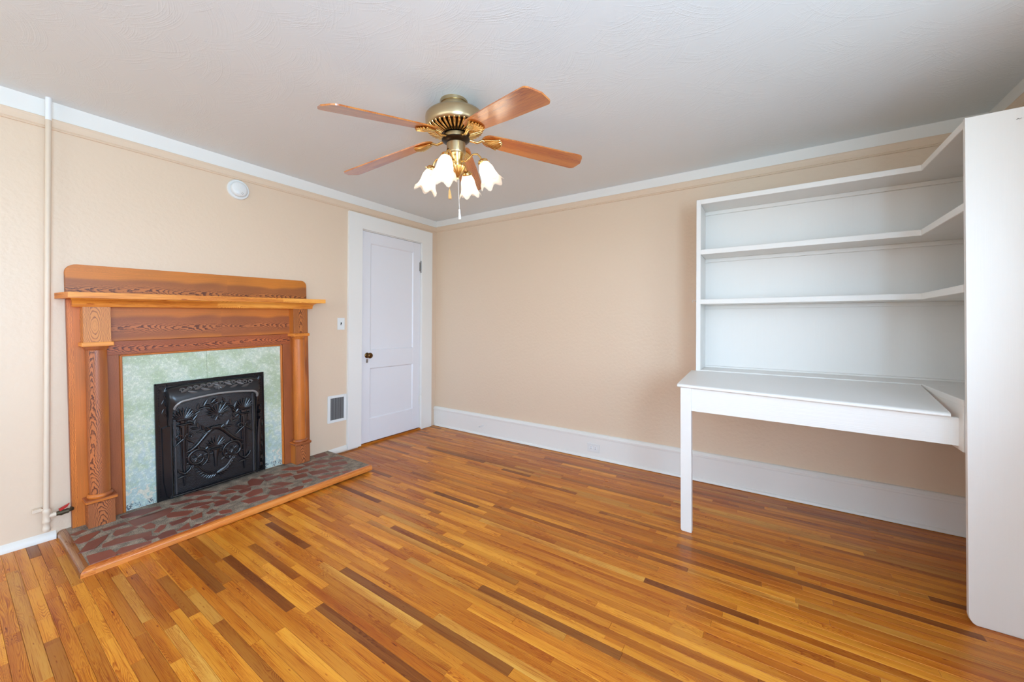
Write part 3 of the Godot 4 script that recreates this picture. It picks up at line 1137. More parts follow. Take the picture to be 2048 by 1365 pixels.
# cast-iron summer cover. Local axes: s runs right along the wall from the cover's left edge, y up from the hearth, x out.
func build_fire_cover() -> void:
	var o := thing("fireplace_cover", "black cast iron fireplace cover embossed with torches, wreath and scrolls", "fireplace cover", Vector3(0.016, 0.04, 2.532))
	o.rotation.x = LEAN
	var R := Vector3(0, 0, -1)
	var U := Vector3.UP
	var X := Vector3(1, 0, 0)
	var W := 0.645
	var H := 0.772
	var at := func(s: float, y: float, x: float) -> Vector3:
		return Vector3(x, y, -s)
	# outer flat frame: two uprights and a top
	var st := mb()
	grain = 1
	for b in [[0.0, 0.062, 0.0, H], [W - 0.062, W, 0.0, H], [0.062, W - 0.062, H - 0.075, H]]:
		box(st, Vector3(0.0, b[2], -b[1]), Vector3(0.016, b[3], -b[0]), 0.003)
	for b in [[0.0, 0.009, 0.0, H], [W - 0.009, W, 0.0, H], [0.0, W, H - 0.009, H]]:
		box(st, Vector3(0.016, b[2], -b[1]), Vector3(0.021, b[3], -b[0]), 0.002)
	obj("outer_frame", st, M.iron, o)
	# bead row on the frame
	st = mb()
	for i in 44:
		var t := i / 43.0
		ball(st, Vector3(0.017, lerpf(0.03, H - 0.03, t), -0.019), Vector3(0.004, 0.006, 0.004), 6)
		ball(st, Vector3(0.017, lerpf(0.03, H - 0.03, t), -(W - 0.019)), Vector3(0.004, 0.006, 0.004), 6)
		ball(st, Vector3(0.017, H - 0.02, -lerpf(0.03, W - 0.03, t)), Vector3(0.004, 0.004, 0.006), 6)
	obj("bead_border", st, M.iron, o)
	# leafy corners of the frame
	for c: float in [0.045, W - 0.045]:
		st = mb()
		for i in 7:
			var a := PI * (0.1 + 0.8 * i / 6.0)
			leaf(st, at.call(c, H - 0.06, 0.016), (R * cos(a) + U * sin(a)), X, 0.035, 0.012, 0.007)
		for i in 5:
			leaf(st, at.call(c, H - 0.08 - 0.03 * i, 0.016), (U * -0.9 + R * (0.4 if i % 2 == 0 else -0.4)).normalized(), X, 0.03, 0.011, 0.006)
		obj("corner_leaves", st, M.iron, o)
	# the arched hood: swept outward at the top, its underside shading the panel
	st = mb()
	var path := []
	var cr := 0.052
	path.append(Vector2(0.079, 0.0))
	for i in 5:
		path.append(Vector2(0.079, 0.59 * (i + 1) / 5.0))
	for i in 7:
		var a := PI - PI / 2 * i / 6.0
		path.append(Vector2(0.079 + cr + cr * cos(a), 0.605 + cr * 0.95 * sin(a)))
	for i in 9:
		var t := (i + 1) / 10.0
		path.append(Vector2(lerpf(0.079 + cr, W - 0.064 - cr, t), 0.6545 + 0.016 * sin(PI * t)))
	for i in 7:
		var a := PI / 2 - PI / 2 * i / 6.0
		path.append(Vector2(W - 0.064 - cr + cr * cos(a), 0.605 + cr * 0.95 * sin(a)))
	for i in 6:
		path.append(Vector2(W - 0.064, 0.59 * (5 - i) / 5.0))
	var hood := hood_shape(path)
	obj("hood", hood, M.iron_worn, o)
	# bright worn lip along the arch
	st = mb()
	var lip := []
	var rad := []
	for i in range(6, path.size() - 6):
		var q: Vector2 = path[i]
		var rise := clampf((q.y - 0.54) / 0.1, 0.0, 1.0)
		lip.append(at.call(q.x + (0.006 if q.x < W / 2 else -0.006), q.y - 0.004, 0.03 + 0.06 * rise))
		rad.append(0.008)
	tube(st, lip, rad, 8)
	obj("hood_lip", st, M.iron_lip, o).set_meta("label", "worn silvery lip of the hood")
	# scrollwork on the hood's upper face
	st = mb()
	var lean := (X + U * 0.55).normalized()
	for i in 12:
		var s := 0.115 + (W - 0.245) * i / 11.0
		var lift := 0.704 + 0.014 * sin(PI * i / 11.0)
		leaf(st, at.call(s, lift, 0.086), (R * (1.0 if i < 6 else -1.0) + U * (0.5 if i % 2 == 0 else -0.3)).normalized(), lean, 0.055, 0.022, 0.02)
		curl(st, at.call(s + 0.012, lift + 0.016, 0.08), 0.015, 0.005, 1.3, i % 2 == 0, lean)
	for i in 8:
		var a := TAU * i / 8.0
		leaf(st, at.call(W / 2, 0.715, 0.082), R * cos(a) + (U * 0.8 - X * 0.6) * sin(a), lean, 0.028, 0.016, 0.018)
	obj("hood_scrollwork", st, M.iron_scroll, o)
	# recessed embossed panel
	st = mb()
	grain = 2
	box(st, Vector3(0.006, 0.012, -(W - 0.07)), Vector3(0.018, 0.66, -0.085), 0.002)
	obj("cover_panel", st, M.iron_panel, o)
	var f := 0.018
	# narrow raised edge of the panel at left and right
	for s: float in [0.098, W - 0.082]:
		st = mb()
		tube(st, [at.call(s, 0.02, f + 0.003), at.call(s, 0.62, f + 0.003)], [0.005, 0.005], 8)
		obj("panel_rib", st, M.iron_bright, o)
	# torches with bows
	for s: float in [0.142, 0.502]:
		var c := at.call(s, 0.0, f) as Vector3
		st = mb()
		tube(st, [c + U * 0.115, c + U * 0.2, c + U * 0.34, c + U * 0.44, c + U * 0.475], [0.006, 0.011, 0.014, 0.021, 0.027], 10, R, 1.0)
		for k in 5:
			tube(st, [c + U * 0.2 + R * (k - 2) * 0.005 + X * 0.009, c + U * 0.46 + R * (k - 2) * 0.011 + X * 0.019], [0.0022, 0.0035], 6)
		for y: float in [0.478, 0.512]:
			tube(st, [c + U * y - R * 0.036 + X * 0.01, c + U * y + R * 0.036 + X * 0.01], [0.008, 0.008], 8)
		tube(st, [c + U * 0.49, c + U * 0.508], [0.022, 0.026], 10)
		tube(st, [c + U * 0.115 + X * 0.006, c + U * 0.06 + X * 0.006], [0.01, 0.004], 8)
		obj("torch", st, M.iron, o)
		st = mb()
		for i in 11:
			var a := PI * (0.12 + 0.76 * i / 10.0)
			leaf(st, c + U * 0.515 + R * cos(a) * 0.012 + X * 0.004, R * cos(a) + U * sin(a), X, 0.055 + 0.025 * sin(PI * i / 10.0), 0.018, 0.02)
		obj("torch_flame", st, M.iron, o)
		st = mb()
		for d: float in [-1.0, 1.0]:
			curl(st, c + U * 0.395 + R * d * 0.028 + X * 0.014, 0.021, 0.0058, 1.0, d > 0, X)
			tube(st, [c + U * 0.385 + X * 0.014, c + U * 0.36 + R * d * 0.03 + X * 0.012, c + U * 0.335 + R * d * 0.055 + X * 0.008], [0.007, 0.007, 0.003], 8)
		ball(st, c + U * 0.387 + X * 0.016, Vector3(0.008, 0.01, 0.01), 8)
		obj("torch_bow", st, M.iron, o)
		st = mb()
		for d: float in [-1.0, 1.0]:
			tube(st, [c + U * 0.14 + X * 0.012, c + U * 0.165 + R * d * 0.03 + X * 0.01, c + U * 0.185 + R * d * 0.038 + X * 0.008], [0.007, 0.007, 0.003], 8)
			leaf(st, c + U * 0.13 + X * 0.008, (R * d - U * 0.2).normalized(), X, 0.04, 0.015, 0.014)
		ball(st, c + U * 0.145 + X * 0.014, Vector3(0.008, 0.01, 0.01), 8)
		obj("torch_ribbon", st, M.iron, o)
	# wreath of leaves round the palmette
	st = mb()
	var wc := Vector2(0.322, 0.495)
	for i in 18:
		var a := PI * (-0.5 + 2.0 * (i + 0.5) / 18.0)
		var p := wc + Vector2(cos(a) * 0.128, sin(a) * 0.1)
		var along := 1.0 if cos(a) > 0 else -1.0
		var tan_ := Vector2(-sin(a), cos(a)) * along
		for d: float in [-0.7, 0.7]:
			var dir := (tan_ + Vector2(cos(a), sin(a)) * d).normalized()
			leaf(st, at.call(p.x, p.y, f), R * dir.x + U * dir.y, X, 0.046, 0.021, 0.02)
	obj("wreath", st, M.iron, o)
	st = mb()
	for i in 11:
		var a := PI * (0.04 + 0.92 * i / 10.0)
		leaf(st, at.call(0.338 + 0.012 * cos(a), 0.508 + 0.006 * sin(a), f), R * cos(a) + U * sin(a), X, 0.058 + 0.03 * sin(PI * i / 10.0), 0.018, 0.02)
	for d: float in [-1.0, 1.0]:
		curl(st, at.call(0.338 + d * 0.024, 0.494, f + 0.005), 0.013, 0.004, 1.2, d > 0, X)
		leaf(st, at.call(0.338, 0.492, f), (R * d * 0.5 - U).normalized(), X, 0.034, 0.012, 0.01)
	obj("palmette", st, M.iron, o)
	# ribbons crossing under the wreath and running down to the scrolls
	for d: float in [-1.0, 1.0]:
		st = mb()
		var pts := []
		var rr := []
		for i in 12:
			var t := i / 11.0
			var s := 0.322 - d * 0.03 + d * 0.2 * t
			pts.append(at.call(s, 0.415 - 0.085 * t - 0.05 * t * t + 0.018 * sin(t * TAU), f + 0.006))
			rr.append(0.011 - 0.004 * t)
		tube(st, pts, rr, 8, U, 1.3)
		leaf(st, at.call(0.322 + d * 0.02, 0.402, f), (R * d + U * 0.35).normalized(), X, 0.07, 0.022, 0.02)
		leaf(st, at.call(0.322 + d * 0.02, 0.398, f), (R * d - U * 0.25).normalized(), X, 0.06, 0.02, 0.018)
		obj("ribbon", st, M.iron, o)
	# acanthus scrolls with rosettes
	for d: float in [-1.0, 1.0]:
		st = mb()
		var cx := 0.322 + d * 0.107
		var cy := 0.23
		var pts := []
		var rr := []
		for i in 34:
			var t := i / 33.0
			var a := (PI if d > 0 else 0.0) + d * (0.4 - t * TAU * 1.25) * -1.0
			var rad2 := lerpf(0.034, 0.068, t)
			pts.append(at.call(cx + cos(a) * rad2, cy + sin(a) * rad2, f + 0.004))
			rr.append(lerpf(0.005, 0.0105, sin(PI * t)))
			if i % 3 == 1:
				var out := Vector2(cos(a), sin(a) + 0.2).normalized()
				leaf(st, at.call(cx + cos(a) * rad2, cy + sin(a) * rad2, f), R * out.x + U * out.y, X, 0.03, 0.018, 0.016)
		tube(st, pts, rr, 8)
		for i in 9:
			var a := TAU * i / 9.0
			leaf(st, at.call(cx, cy, f), R * cos(a) + U * sin(a), X, 0.03, 0.014, 0.016)
		ball(st, at.call(cx, cy, f + 0.008), Vector3(0.006, 0.006, 0.006), 8)
		obj("scroll", st, M.iron, o)
	# small urn with leaves above and garland below
	st = mb()
	var uc := at.call(0.322, 0.0, f) as Vector3
	tube(st, [uc + U * 0.135, uc + U * 0.2, uc + U * 0.245, uc + U * 0.258], [0.009, 0.013, 0.02, 0.026], 10)
	for y: float in [0.26, 0.276]:
		tube(st, [uc + U * y - R * 0.034 + X * 0.008, uc + U * y + R * 0.034 + X * 0.008], [0.006, 0.006], 8)
	for i in 9:
		var a := PI * (0.1 + 0.8 * i / 8.0)
		leaf(st, uc + U * 0.28 + R * cos(a) * 0.01, R * cos(a) + U * sin(a), X, 0.055 + 0.02 * sin(PI * i / 8.0), 0.018, 0.02)
	obj("urn", st, M.iron, o)
	st = mb()
	for d: float in [-1.0, 1.0]:
		for i in 9:
			var t := i / 8.0
			var p := Vector2(0.322 + d * (0.012 + 0.095 * t), 0.085 + 0.085 * t * t)
			for e: float in [-0.8, 0.0, 0.8]:
				var dir := Vector2(d * (1.0 - 0.3 * absf(e)), 0.9 * t + e).normalized()
				leaf(st, at.call(p.x, p.y, f), R * dir.x + U * dir.y, X, 0.034, 0.016, 0.016)
	for i in 8:
		var a := TAU * i / 8.0
		leaf(st, at.call(0.322, 0.082, f), R * cos(a) + U * sin(a), X, 0.026, 0.012, 0.011)
	obj("garland", st, M.iron, o)
	# loose bent side plates
	st = mb()
	side_plate(st, at, [Vector2(0.03, 0.48), Vector2(0.07, 0.488), Vector2(0.074, 0.03), Vector2(0.05, 0.015), Vector2(0.034, 0.115)], 0.02)
	obj("side_plate", st, M.iron, o)
	st = mb()
	for i in 9:
		var y := 0.05 + 0.055 * i
		ball(st, at.call(W - 0.036 + 0.008 * sin(i * 2.3), y, 0.021), Vector3(0.014, 0.034, 0.02), 8)
	tube(st, [at.call(W - 0.05, 0.03, 0.02), at.call(W - 0.045, 0.3, 0.026), at.call(W - 0.025, 0.52, 0.018)], [0.012, 0.014, 0.008], 8)
	obj("side_foliage", st, M.iron, o)
	# bottom lip on the hearth
	st = mb()
	tube(st, [at.call(0.075, 0.012, 0.03), at.call(0.3, 0.012, 0.036), at.call(W - 0.07, 0.014, 0.03)], [0.008, 0.009, 0.008], 8, U, 0.9)
	obj("bottom_lip", st, M.iron, o)

# sweeps the hood's rounded section along an arch given in (s, y)
func hood_shape(path: Array) -> SurfaceTool:
	var st := mb()
	var rings := []
	for q in path:
		var rise: float = clampf((q.y - 0.54) / 0.1, 0.0, 1.0)
		var outx: float = 0.026 + 0.066 * rise
		var mid := Vector2(0.322, 0.3)
		var away: Vector2 = (q - mid).normalized()
		if rise < 0.05:
			away = Vector2(signf(q.x - 0.322), 0)
		var wide: float = 0.016 + 0.085 * rise
		var ring := []
		for k in 9:
			var t := k / 8.0
			var a := PI / 2 * t
			# from the lip (t = 0) curving up and back to the frame (t = 1)
			var w: float = wide * sin(a)
			var x: float = 0.016 + (outx - 0.016) * cos(a)
			var p: Vector2 = q + away * w
			p.y = minf(p.y, 0.748)
			p.x = clampf(p.x, 0.058, 0.645 - 0.056)
			ring.append(Vector3(x, p.y, -p.x))
		ring.append(Vector3(0.014, ring[8].y, ring[8].z))
		ring.push_front(Vector3(0.016, q.y, -q.x))
		rings.append(ring)
	var n := []
	for i in rings.size():
		var row := []
		for k in rings[i].size():
			var u: Vector3 = rings[mini(i + 1, rings.size() - 1)][k] - rings[maxi(i - 1, 0)][k]
			var v: Vector3 = rings[i][mini(k + 1, 9)] - rings[i][maxi(k - 1, 1)]
			var m := u.cross(v).normalized()
			if m.x < 0.0:
				m = -m
			row.append(m)
		n.append(row)
	for i in rings.size() - 1:
		for k in rings[i].size() - 1:
			var p := [rings[i][k], rings[i + 1][k], rings[i + 1][k + 1], rings[i][k + 1]]
			if k == 0:
				poly(st, p, Vector3(0, 0.3, -0.322) - p[0])
				continue
			var z := Vector2.ZERO
			tri(st, p[0], p[1], p[2], n[i][k], n[i + 1][k], n[i + 1][k + 1], z, z, z)
			tri(st, p[0], p[2], p[3], n[i][k], n[i + 1][k + 1], n[i][k + 1], z, z, z)
	return st

func side_plate(st: SurfaceTool, at: Callable, outline: Array, x: float) -> void:
	plate(st, outline, Vector3(x, 0, 0), Vector3(0, 0, -1), Vector3.UP, Vector3(1, 0, 0), 0.012, 0.005)

# a spiral of wire lying on a surface
func curl(st: SurfaceTool, c: Vector3, r: float, wire: float, turns: float, flip: bool, out: Vector3) -> void:
	var up := (Vector3.UP - out * out.y).normalized()
	var right := up.cross(out).normalized() * (-1.0 if flip else 1.0)
	var pts := []
	var rr := []
	for i in 15:
		var t := i / 14.0
		var a := t * TAU * turns
		var q := r * (1.0 - 0.55 * t)
		pts.append(c + (right * cos(a) + up * sin(a)) * q)
		rr.append(wire * (1.0 - 0.3 * t))
	tube(st, pts, rr, 6)

# ---------------------------------------------------------------- hearth

func hearth_top(z: float) -> float:
	return 0.034 + 0.018 * (2.95 - z) / 1.59

func build_hearth() -> void:
	var o := thing("hearth", "low hearth of broken red tiles in grey mortar with wooden edging", "hearth")
	var z0 := 1.352
	var z1 := 2.922
	var x1 := 0.604
	var st := mb()
	grain = 0
	hexa(st, [Vector3(0.002, 0.0, z1), Vector3(x1, 0.0, z1), Vector3(x1, 0.0, z0), Vector3(0.002, 0.0, z0), Vector3(0.002, hearth_top(z1), z1), Vector3(x1, hearth_top(z1), z1), Vector3(x1, hearth_top(z0), z0), Vector3(0.002, hearth_top(z0), z0)])
	obj("mortar_bed", st, M.mortar, o)
	rng.seed = 9
	for t in TILES:
		var pts := []
		for i in range(0, t.size(), 2):
			pts.append(Vector2(t[i], t[i + 1]))
		var mid := Vector2.ZERO
		for p in pts:
			mid += p / pts.size()
		st = mb()
		var lift := rng.randf_range(0.0012, 0.0028)
		var top := []
		var rim := []
		for p in pts:
			var q: Vector2 = mid + (p - mid) * 1.26
			q.x = clampf(q.x, 0.012, x1 - 0.006)
			var r2: Vector2 = mid + (q - mid) * 0.97
			top.append(Vector3(r2.x, hearth_top(r2.y) + lift, r2.y))
			rim.append(Vector3(q.x, hearth_top(q.y) - 0.002, q.y))
		poly(st, top, Vector3.UP)
		for i in top.size():
			var j := (i + 1) % top.size()
			poly(st, [top[i], top[j], rim[j], rim[i]], (top[i] + top[j]) / 2.0 - Vector3(mid.x, top[i].y - 0.05, mid.y))
		obj("tile", st, M.tiles[rng.randi() % M.tiles.size()], o)
	# wooden edging: half-round front strip and a strip at the left, mitred
	st = mb()
	var prof := [Vector2(-0.004, 0.0), Vector2(0.03, 0.0)]
	for i in 7:
		var a := PI / 2 * i / 6.0
		prof.append(Vector2(0.008 + 0.022 * cos(a), 0.016 + 0.021 * sin(a)))
	prof.append(Vector2(-0.004, 0.037))
	grain = 2
	uv_shift = Vector2(0.3, 0.1)
	moulding(st, prof, Vector3(x1, -0.002, z1), Vector3(x1, 0.014, 1.345), Vector3(1, 0, 0), Vector3.UP, 0.95, 0.0)
	obj("front_edging", st, M.nosing, o)
	st = mb()
	grain = 0
	uv_shift = Vector2(1.3, 0.2)
	moulding(st, prof, Vector3(0.002, -0.002, z1), Vector3(x1, -0.002, z1), Vector3(0, 0, 1), Vector3.UP, 0.0, 0.95)
	var side := M.nosing.duplicate() as StandardMaterial3D
	side.albedo_color = Color(0.62, 0.43, 0.27)
	side.clearcoat = 0.1
	obj("side_edging", st, side, o)
	uv_shift = Vector2.ZERO

# ---------------------------------------------------------------- bookcase and desk

const CASE_X := 2.903
const WING_X := 4.01
const CASE_Z := 0.375
const WING_Z := 0.912

func build_bookcase() -> void:
	var o := thing("corner_bookcase", "white L-shaped built-in bookcase filling the right corner above the desk", "bookcase")
	var xr := ROOM_W - 0.004
	var st := mb()
	grain = 1
	box(st, Vector3(CASE_X, 0.878, 0.0), Vector3(CASE_X + 0.029, 2.091, CASE_Z), 0.002)
	obj("side_panel", st, M.bookcase, o)
	st = mb()
	box(st, Vector3(CASE_X + 0.029, 0.88, 0.118), Vector3(xr, 2.06, 0.13), 0.0)
	obj("back_panel", st, M.bookcase, o)
	st = mb()
	box(st, Vector3(xr - 0.012, 0.69, 0.13), Vector3(xr, 2.06, WING_Z), 0.0)
	obj("back_panel", st, M.bookcase, o)
	# boards of the long run and of the short wing, with a cleat under the joint
	grain = 0
	for b in [["top_board", 2.091, 0.033, 0.0], ["shelf", 1.741, 0.034, 0.13], ["shelf", 1.395, 0.034, 0.13], ["bottom_board", 0.905, 0.027, 0.13]]:
		var y: float = b[1]
		var t: float = b[2]
		st = mb()
		box(st, Vector3(CASE_X + 0.029, y - t, b[3]), Vector3(xr - 0.012, y, CASE_Z), 0.002)
		obj(b[0], st, M.bookcase, o)
		st = mb()
		grain = 2
		box(st, Vector3(WING_X, y - t, CASE_Z), Vector3(xr - 0.012, y, WING_Z + 0.004), 0.002)
		obj(b[0], st, M.bookcase, o)
		grain = 0
	for y: float in [2.058, 1.707, 1.361]:
		st = mb()
		box(st, Vector3(CASE_X + 0.029, y - 0.026, 0.13), Vector3(xr - 0.012, y, 0.147), 0.002)
		obj("cleat", st, M.bookcase, o)
	# thin strip where the desk board meets the back
	st = mb()
	moulding(st, [Vector2(0, 0), Vector2(0.012, 0), Vector2(0.01, 0.008), Vector2(0.0, 0.012)], Vector3(CASE_X + 0.029, 0.905, 0.13), Vector3(xr - 0.012, 0.905, 0.13), Vector3(0, 0, 1), Vector3.UP)
	obj("quarter_round", st, M.bookcase, o)
	st = mb()
	box(st, Vector3(WING_X + 0.001, 0.683, CASE_Z), Vector3(WING_X + 0.018, 0.88, WING_Z + 0.002), 0.002)
	obj("wing_apron", st, M.bookcase, o)
	# tall end panel facing the room, its lower front corner rounded, its foot a little forward
	st = mb()
	grain = 1
	var outline := [Vector2(0.0, 2.095)]
	outline += [Vector2(0.0, 0.035), Vector2(0.004, 0.018), Vector2(0.012, 0.006), Vector2(0.022, 0.0)]
	outline += [Vector2(xr - WING_X, 0.0), Vector2(xr - WING_X, 2.095)]
	plate(st, outline, Vector3(WING_X, 0, 0), Vector3(1, 0, 0), Vector3.UP, Vector3(0, 0, 1), 0.02, 0.002)
	var end := obj("end_panel", st, M.bookcase, o)
	end.position = Vector3(0, 0, WING_Z + 0.042)
	end.rotation.x = -0.02
	# little cup hook on the outside of the side panel
	var h := thing("cup_hook", "tiny cup hook screwed into the bookcase side panel", "hook", Vector3(CASE_X, 1.386, 0.3))
	st = mb()
	tube(st, [Vector3(0.006, 0, 0), Vector3(-0.016, 0, 0)], [0.0018, 0.0018], 6)
	obj("shank", st, M.steel, h)
	st = mb()
	var bend := []
	var rr := []
	for i in 9:
		var a := -0.3 + i * 0.55
		bend.append(Vector3(-0.016 - 0.009 + 0.009 * cos(a), 0.009 * sin(a), 0))
		rr.append(0.0018)
	tube(st, bend, rr, 6)
	obj("bend", st, M.plastic, h)

func build_desk() -> void:
	var o := thing("desk", "white painted desk with sloping top and one front leg", "desk")
	var st := mb()
	grain = 0
	# sloping top: back edge on the bookcase's board, front edge lower, rounded at the front
	var back := [Vector3(2.876, 0.898, CASE_Z + 0.004), Vector3(WING_X - 0.002, 0.9, CASE_Z + 0.004)]
	var front := [Vector3(2.876, 0.866, 0.885), Vector3(3.984, 0.84, 0.885)]
	var t := 0.019
	var prev := []
	var steps := [[0.0, 0.0, t], [0.97, 0.0, t], [0.988, 0.002, t], [0.997, 0.006, t - 0.003], [1.0, 0.0105, t - 0.006]]
	for i in steps.size() - 1:
		var q := []
		for s in [steps[i], steps[i + 1]]:
			var l: Vector3 = back[0].lerp(front[0], s[0])
			var r: Vector3 = back[1].lerp(front[1], s[0])
			q.append([l - Vector3(0, s[1], 0), r - Vector3(0, s[1], 0), l - Vector3(0, s[2], 0), r - Vector3(0, s[2], 0)])
		var a: Array = q[0]
		var b: Array = q[1]
		poly(st, [a[0], a[1], b[1], b[0]], Vector3.UP + Vector3(0, 0, i * 0.3))
		poly(st, [a[2], a[3], b[3], b[2]], Vector3.DOWN)
		poly(st, [a[0], b[0], b[2], a[2]], Vector3(-1, 0, 0))
		poly(st, [a[1], b[1], b[3], a[3]], Vector3(1, 0, 0))
		if i == 0:
			poly(st, [a[0], a[1], a[3], a[2]], Vector3(0, 0, -1))
		if i == steps.size() - 2:
			poly(st, [b[0], b[1], b[3], b[2]], Vector3(0, 0, 1))
	obj("desk_top", st, M.bookcase, o)
	st = mb()
	hexa(st, [Vector3(2.949, 0.712, 0.846), Vector3(WING_X + 0.001, 0.7, 0.846), Vector3(WING_X + 0.001, 0.7, 0.868), Vector3(2.949, 0.712, 0.868), Vector3(2.949, 0.847, 0.846), Vector3(WING_X + 0.001, 0.82, 0.846), Vector3(WING_X + 0.001, 0.82, 0.868), Vector3(2.949, 0.846, 0.868)])
	obj("desk_apron", st, M.bookcase, o)
	st = mb()
	grain = 1
	var foot := [Vector2(2.893, 0.846), Vector2(2.897, 0.012)]
	foot += [Vector2(2.9, 0.003), Vector2(2.908, 0.0), Vector2(2.956, 0.0), Vector2(2.95, 0.846)]
	plate(st, foot, Vector3(0, 0, 0.836), Vector3(1, 0, 0), Vector3.UP, Vector3(0, 0, 1), 0.04, 0.002)
	obj("leg", st, M.bookcase, o)

# ---------------------------------------------------------------- ceiling fan

const FAN_AT := Vector3(1.8802, 2.455, 1.7539)

func build_fan() -> void:
	var o := thing("ceiling_fan", "brass ceiling fan with five wooden blades and four lit tulip glass shades", "ceiling fan", FAN_AT)
	# it hangs slightly out of plumb
	var n := Vector3(0.0033, 1, 0.0852).normalized()
	var e1 := (Vector3(1, 0, 0) - n * n.x).normalized()
	o.basis = Basis(e1, n, e1.cross(n))
	var I := Transform3D()
	var st := mb()
	lathe(st, I, [Vector2(0.0, -0.062), Vector2(0.068, -0.062), Vector2(0.0685, -0.048), Vector2(0.072, -0.046), Vector2(0.073, -0.032), Vector2(0.07, -0.028), Vector2(0.0755, -0.026), Vector2(0.0765, -0.004)], 40)
	obj("canopy", st, M.antique, o)
	st = mb()
	lathe(st, I, [Vector2(0.0, -0.156), Vector2(0.15, -0.156), Vector2(0.156, -0.15), Vector2(0.1605, -0.135), Vector2(0.161, -0.104), Vector2(0.1585, -0.093), Vector2(0.15, -0.083), Vector2(0.12, -0.072), Vector2(0.07, -0.06), Vector2(0.0, -0.058)], 56)
	obj("motor_housing", st, M.antique, o)
	st = mb()
	lathe(st, I, [Vector2(0.0, -0.184), Vector2(0.07, -0.184), Vector2(0.11, -0.172), Vector2(0.145, -0.154)], 48)
	obj("vent_cone", st, M.bronze, o)
	# polished ribs radiating under the motor
	st = mb()
	for i in 36:
		var a := TAU * i / 36.0
		var d := Vector3(cos(a), 0, sin(a))
		tube(st, [d * 0.152 + Vector3(0, -0.156, 0), d * 0.148 + Vector3(0, -0.166, 0), d * 0.12 + Vector3(0, -0.176, 0), d * 0.078 + Vector3(0, -0.188, 0)], [0.006, 0.0082, 0.0062, 0.004], 8)
	obj("ribbed_ring", st, M.brass, o)
	st = mb()
	lathe(st, I, [Vector2(0.0, -0.215), Vector2(0.062, -0.215), Vector2(0.062, -0.19), Vector2(0.0, -0.19)], 36)
	obj("rotor", st, M.antique, o)
	st = mb()
	lathe(st, I, [Vector2(0.0, -0.238), Vector2(0.05, -0.238), Vector2(0.07, -0.23), Vector2(0.078, -0.222), Vector2(0.078, -0.217), Vector2(0.07, -0.213), Vector2(0.0, -0.213)], 40)
	obj("flange", st, M.bronze, o)
	st = mb()
	lathe(st, I, [Vector2(0.0, -0.298), Vector2(0.046, -0.298), Vector2(0.0505, -0.292), Vector2(0.0515, -0.285), Vector2(0.0515, -0.232), Vector2(0.0, -0.232)], 36)
	obj("switch_housing", st, M.antique, o)
	st = mb()
	lathe(st, I, [Vector2(0.0, -0.368), Vector2(0.03, -0.368), Vector2(0.034, -0.35), Vector2(0.034, -0.33), Vector2(0.042, -0.31), Vector2(0.045, -0.298), Vector2(0.0, -0.297)], 32)
	obj("light_fitter", st, M.brass, o)
	st = mb()
	lathe(st, I, [Vector2(0.0, -0.436), Vector2(0.005, -0.434), Vector2(0.0075, -0.428), Vector2(0.006, -0.421), Vector2(0.012, -0.415), Vector2(0.028, -0.396), Vector2(0.041, -0.375), Vector2(0.044, -0.366), Vector2(0.036, -0.362), Vector2(0.0, -0.362)], 48, 16, 0.07)
	obj("finial", st, M.brass, o)
	# blades with their shell-shaped irons
	for k in 5:
		var th := 0.3835 - k * TAU / 5.0
		var d := Vector3(cos(th), 0, sin(th))
		var t := Vector3(-sin(th), 0, cos(th))
		var up := (Vector3.UP * cos(0.185) - t * sin(0.185)).normalized()
		var w := up.cross(d).normalized()
		if w.dot(t) < 0:
			w = -w
		var dd := (d * cos(0.153) - Vector3.UP * sin(0.153)).normalized()
		up = (up - dd * up.dot(dd)).normalized()
		w = up.cross(dd).normalized()
		if w.dot(t) < 0:
			w = -w
		var base := Vector3(0, -0.1825, 0)
		var outline := []
		outline += arc(Vector2(0.205, 0.0), 0.054, PI / 2, PI * 1.5, 10)
		outline += [Vector2(0.45, -0.066)]
		outline += arc(Vector2(0.722, -0.04), 0.032, -PI / 2, -0.3, 6)
		outline += [Vector2(0.766, 0.0)]
		outline += arc(Vector2(0.722, 0.04), 0.032, 0.3, PI / 2, 6)
		outline += [Vector2(0.45, 0.066)]
		st = mb()
		blade(st, outline, base, dd, w, up, 0.0065, Vector2(0.3 * k + 0.1, 0.17 * k))
		obj("blade", st, M.blade, o)
		st = mb()
		# arm from the flange, curving out to the blade
		var under := base - up * 0.009
		tube(st, [d * 0.055 + Vector3(0, -0.213, 0), d * 0.09 + Vector3(0, -0.219, 0), d * 0.12 + Vector3(0, -0.226, 0), under + dd * 0.15, under + dd * 0.185], [0.008, 0.007, 0.0065, 0.0075, 0.008], 10, t, 1.5)
		# fluted shell under the blade root
		for j in 7:
			var f := (j - 3) / 3.0
			var tip := under + dd * (0.266 - 0.02 * f * f) + w * f * 0.043 + up * 0.003
			var from := under + dd * 0.165 + w * f * 0.012
			var mid := from.lerp(tip, 0.55) - up * 0.004
			tube(st, [from, mid, tip.lerp(mid, 0.15) - up * 0.004, tip], [0.006, 0.0082, 0.0092, 0.005], 8)
		obj("blade_iron", st, M.brass, o)
	# four arms, caps, tulip shades and bulbs
	for k in 4:
		var ph := deg_to_rad(70.0 + 90.0 * k)
		var d := Vector3(cos(ph), 0, sin(ph))
		st = mb()
		tube(st, [d * 0.03 + Vector3(0, -0.335, 0), d * 0.055 + Vector3(0, -0.34, 0), d * 0.075 + Vector3(0, -0.325, 0), d * 0.098 + Vector3(0, -0.307, 0), d * 0.122 + Vector3(0, -0.31, 0), d * 0.138 + Vector3(0, -0.328, 0), d * 0.145 + Vector3(0, -0.345, 0)], [0.006, 0.005, 0.005, 0.005, 0.005, 0.005, 0.006], 10)
		obj("lamp_arm", st, M.brass, o)
		var tilt := deg_to_rad(22.0)
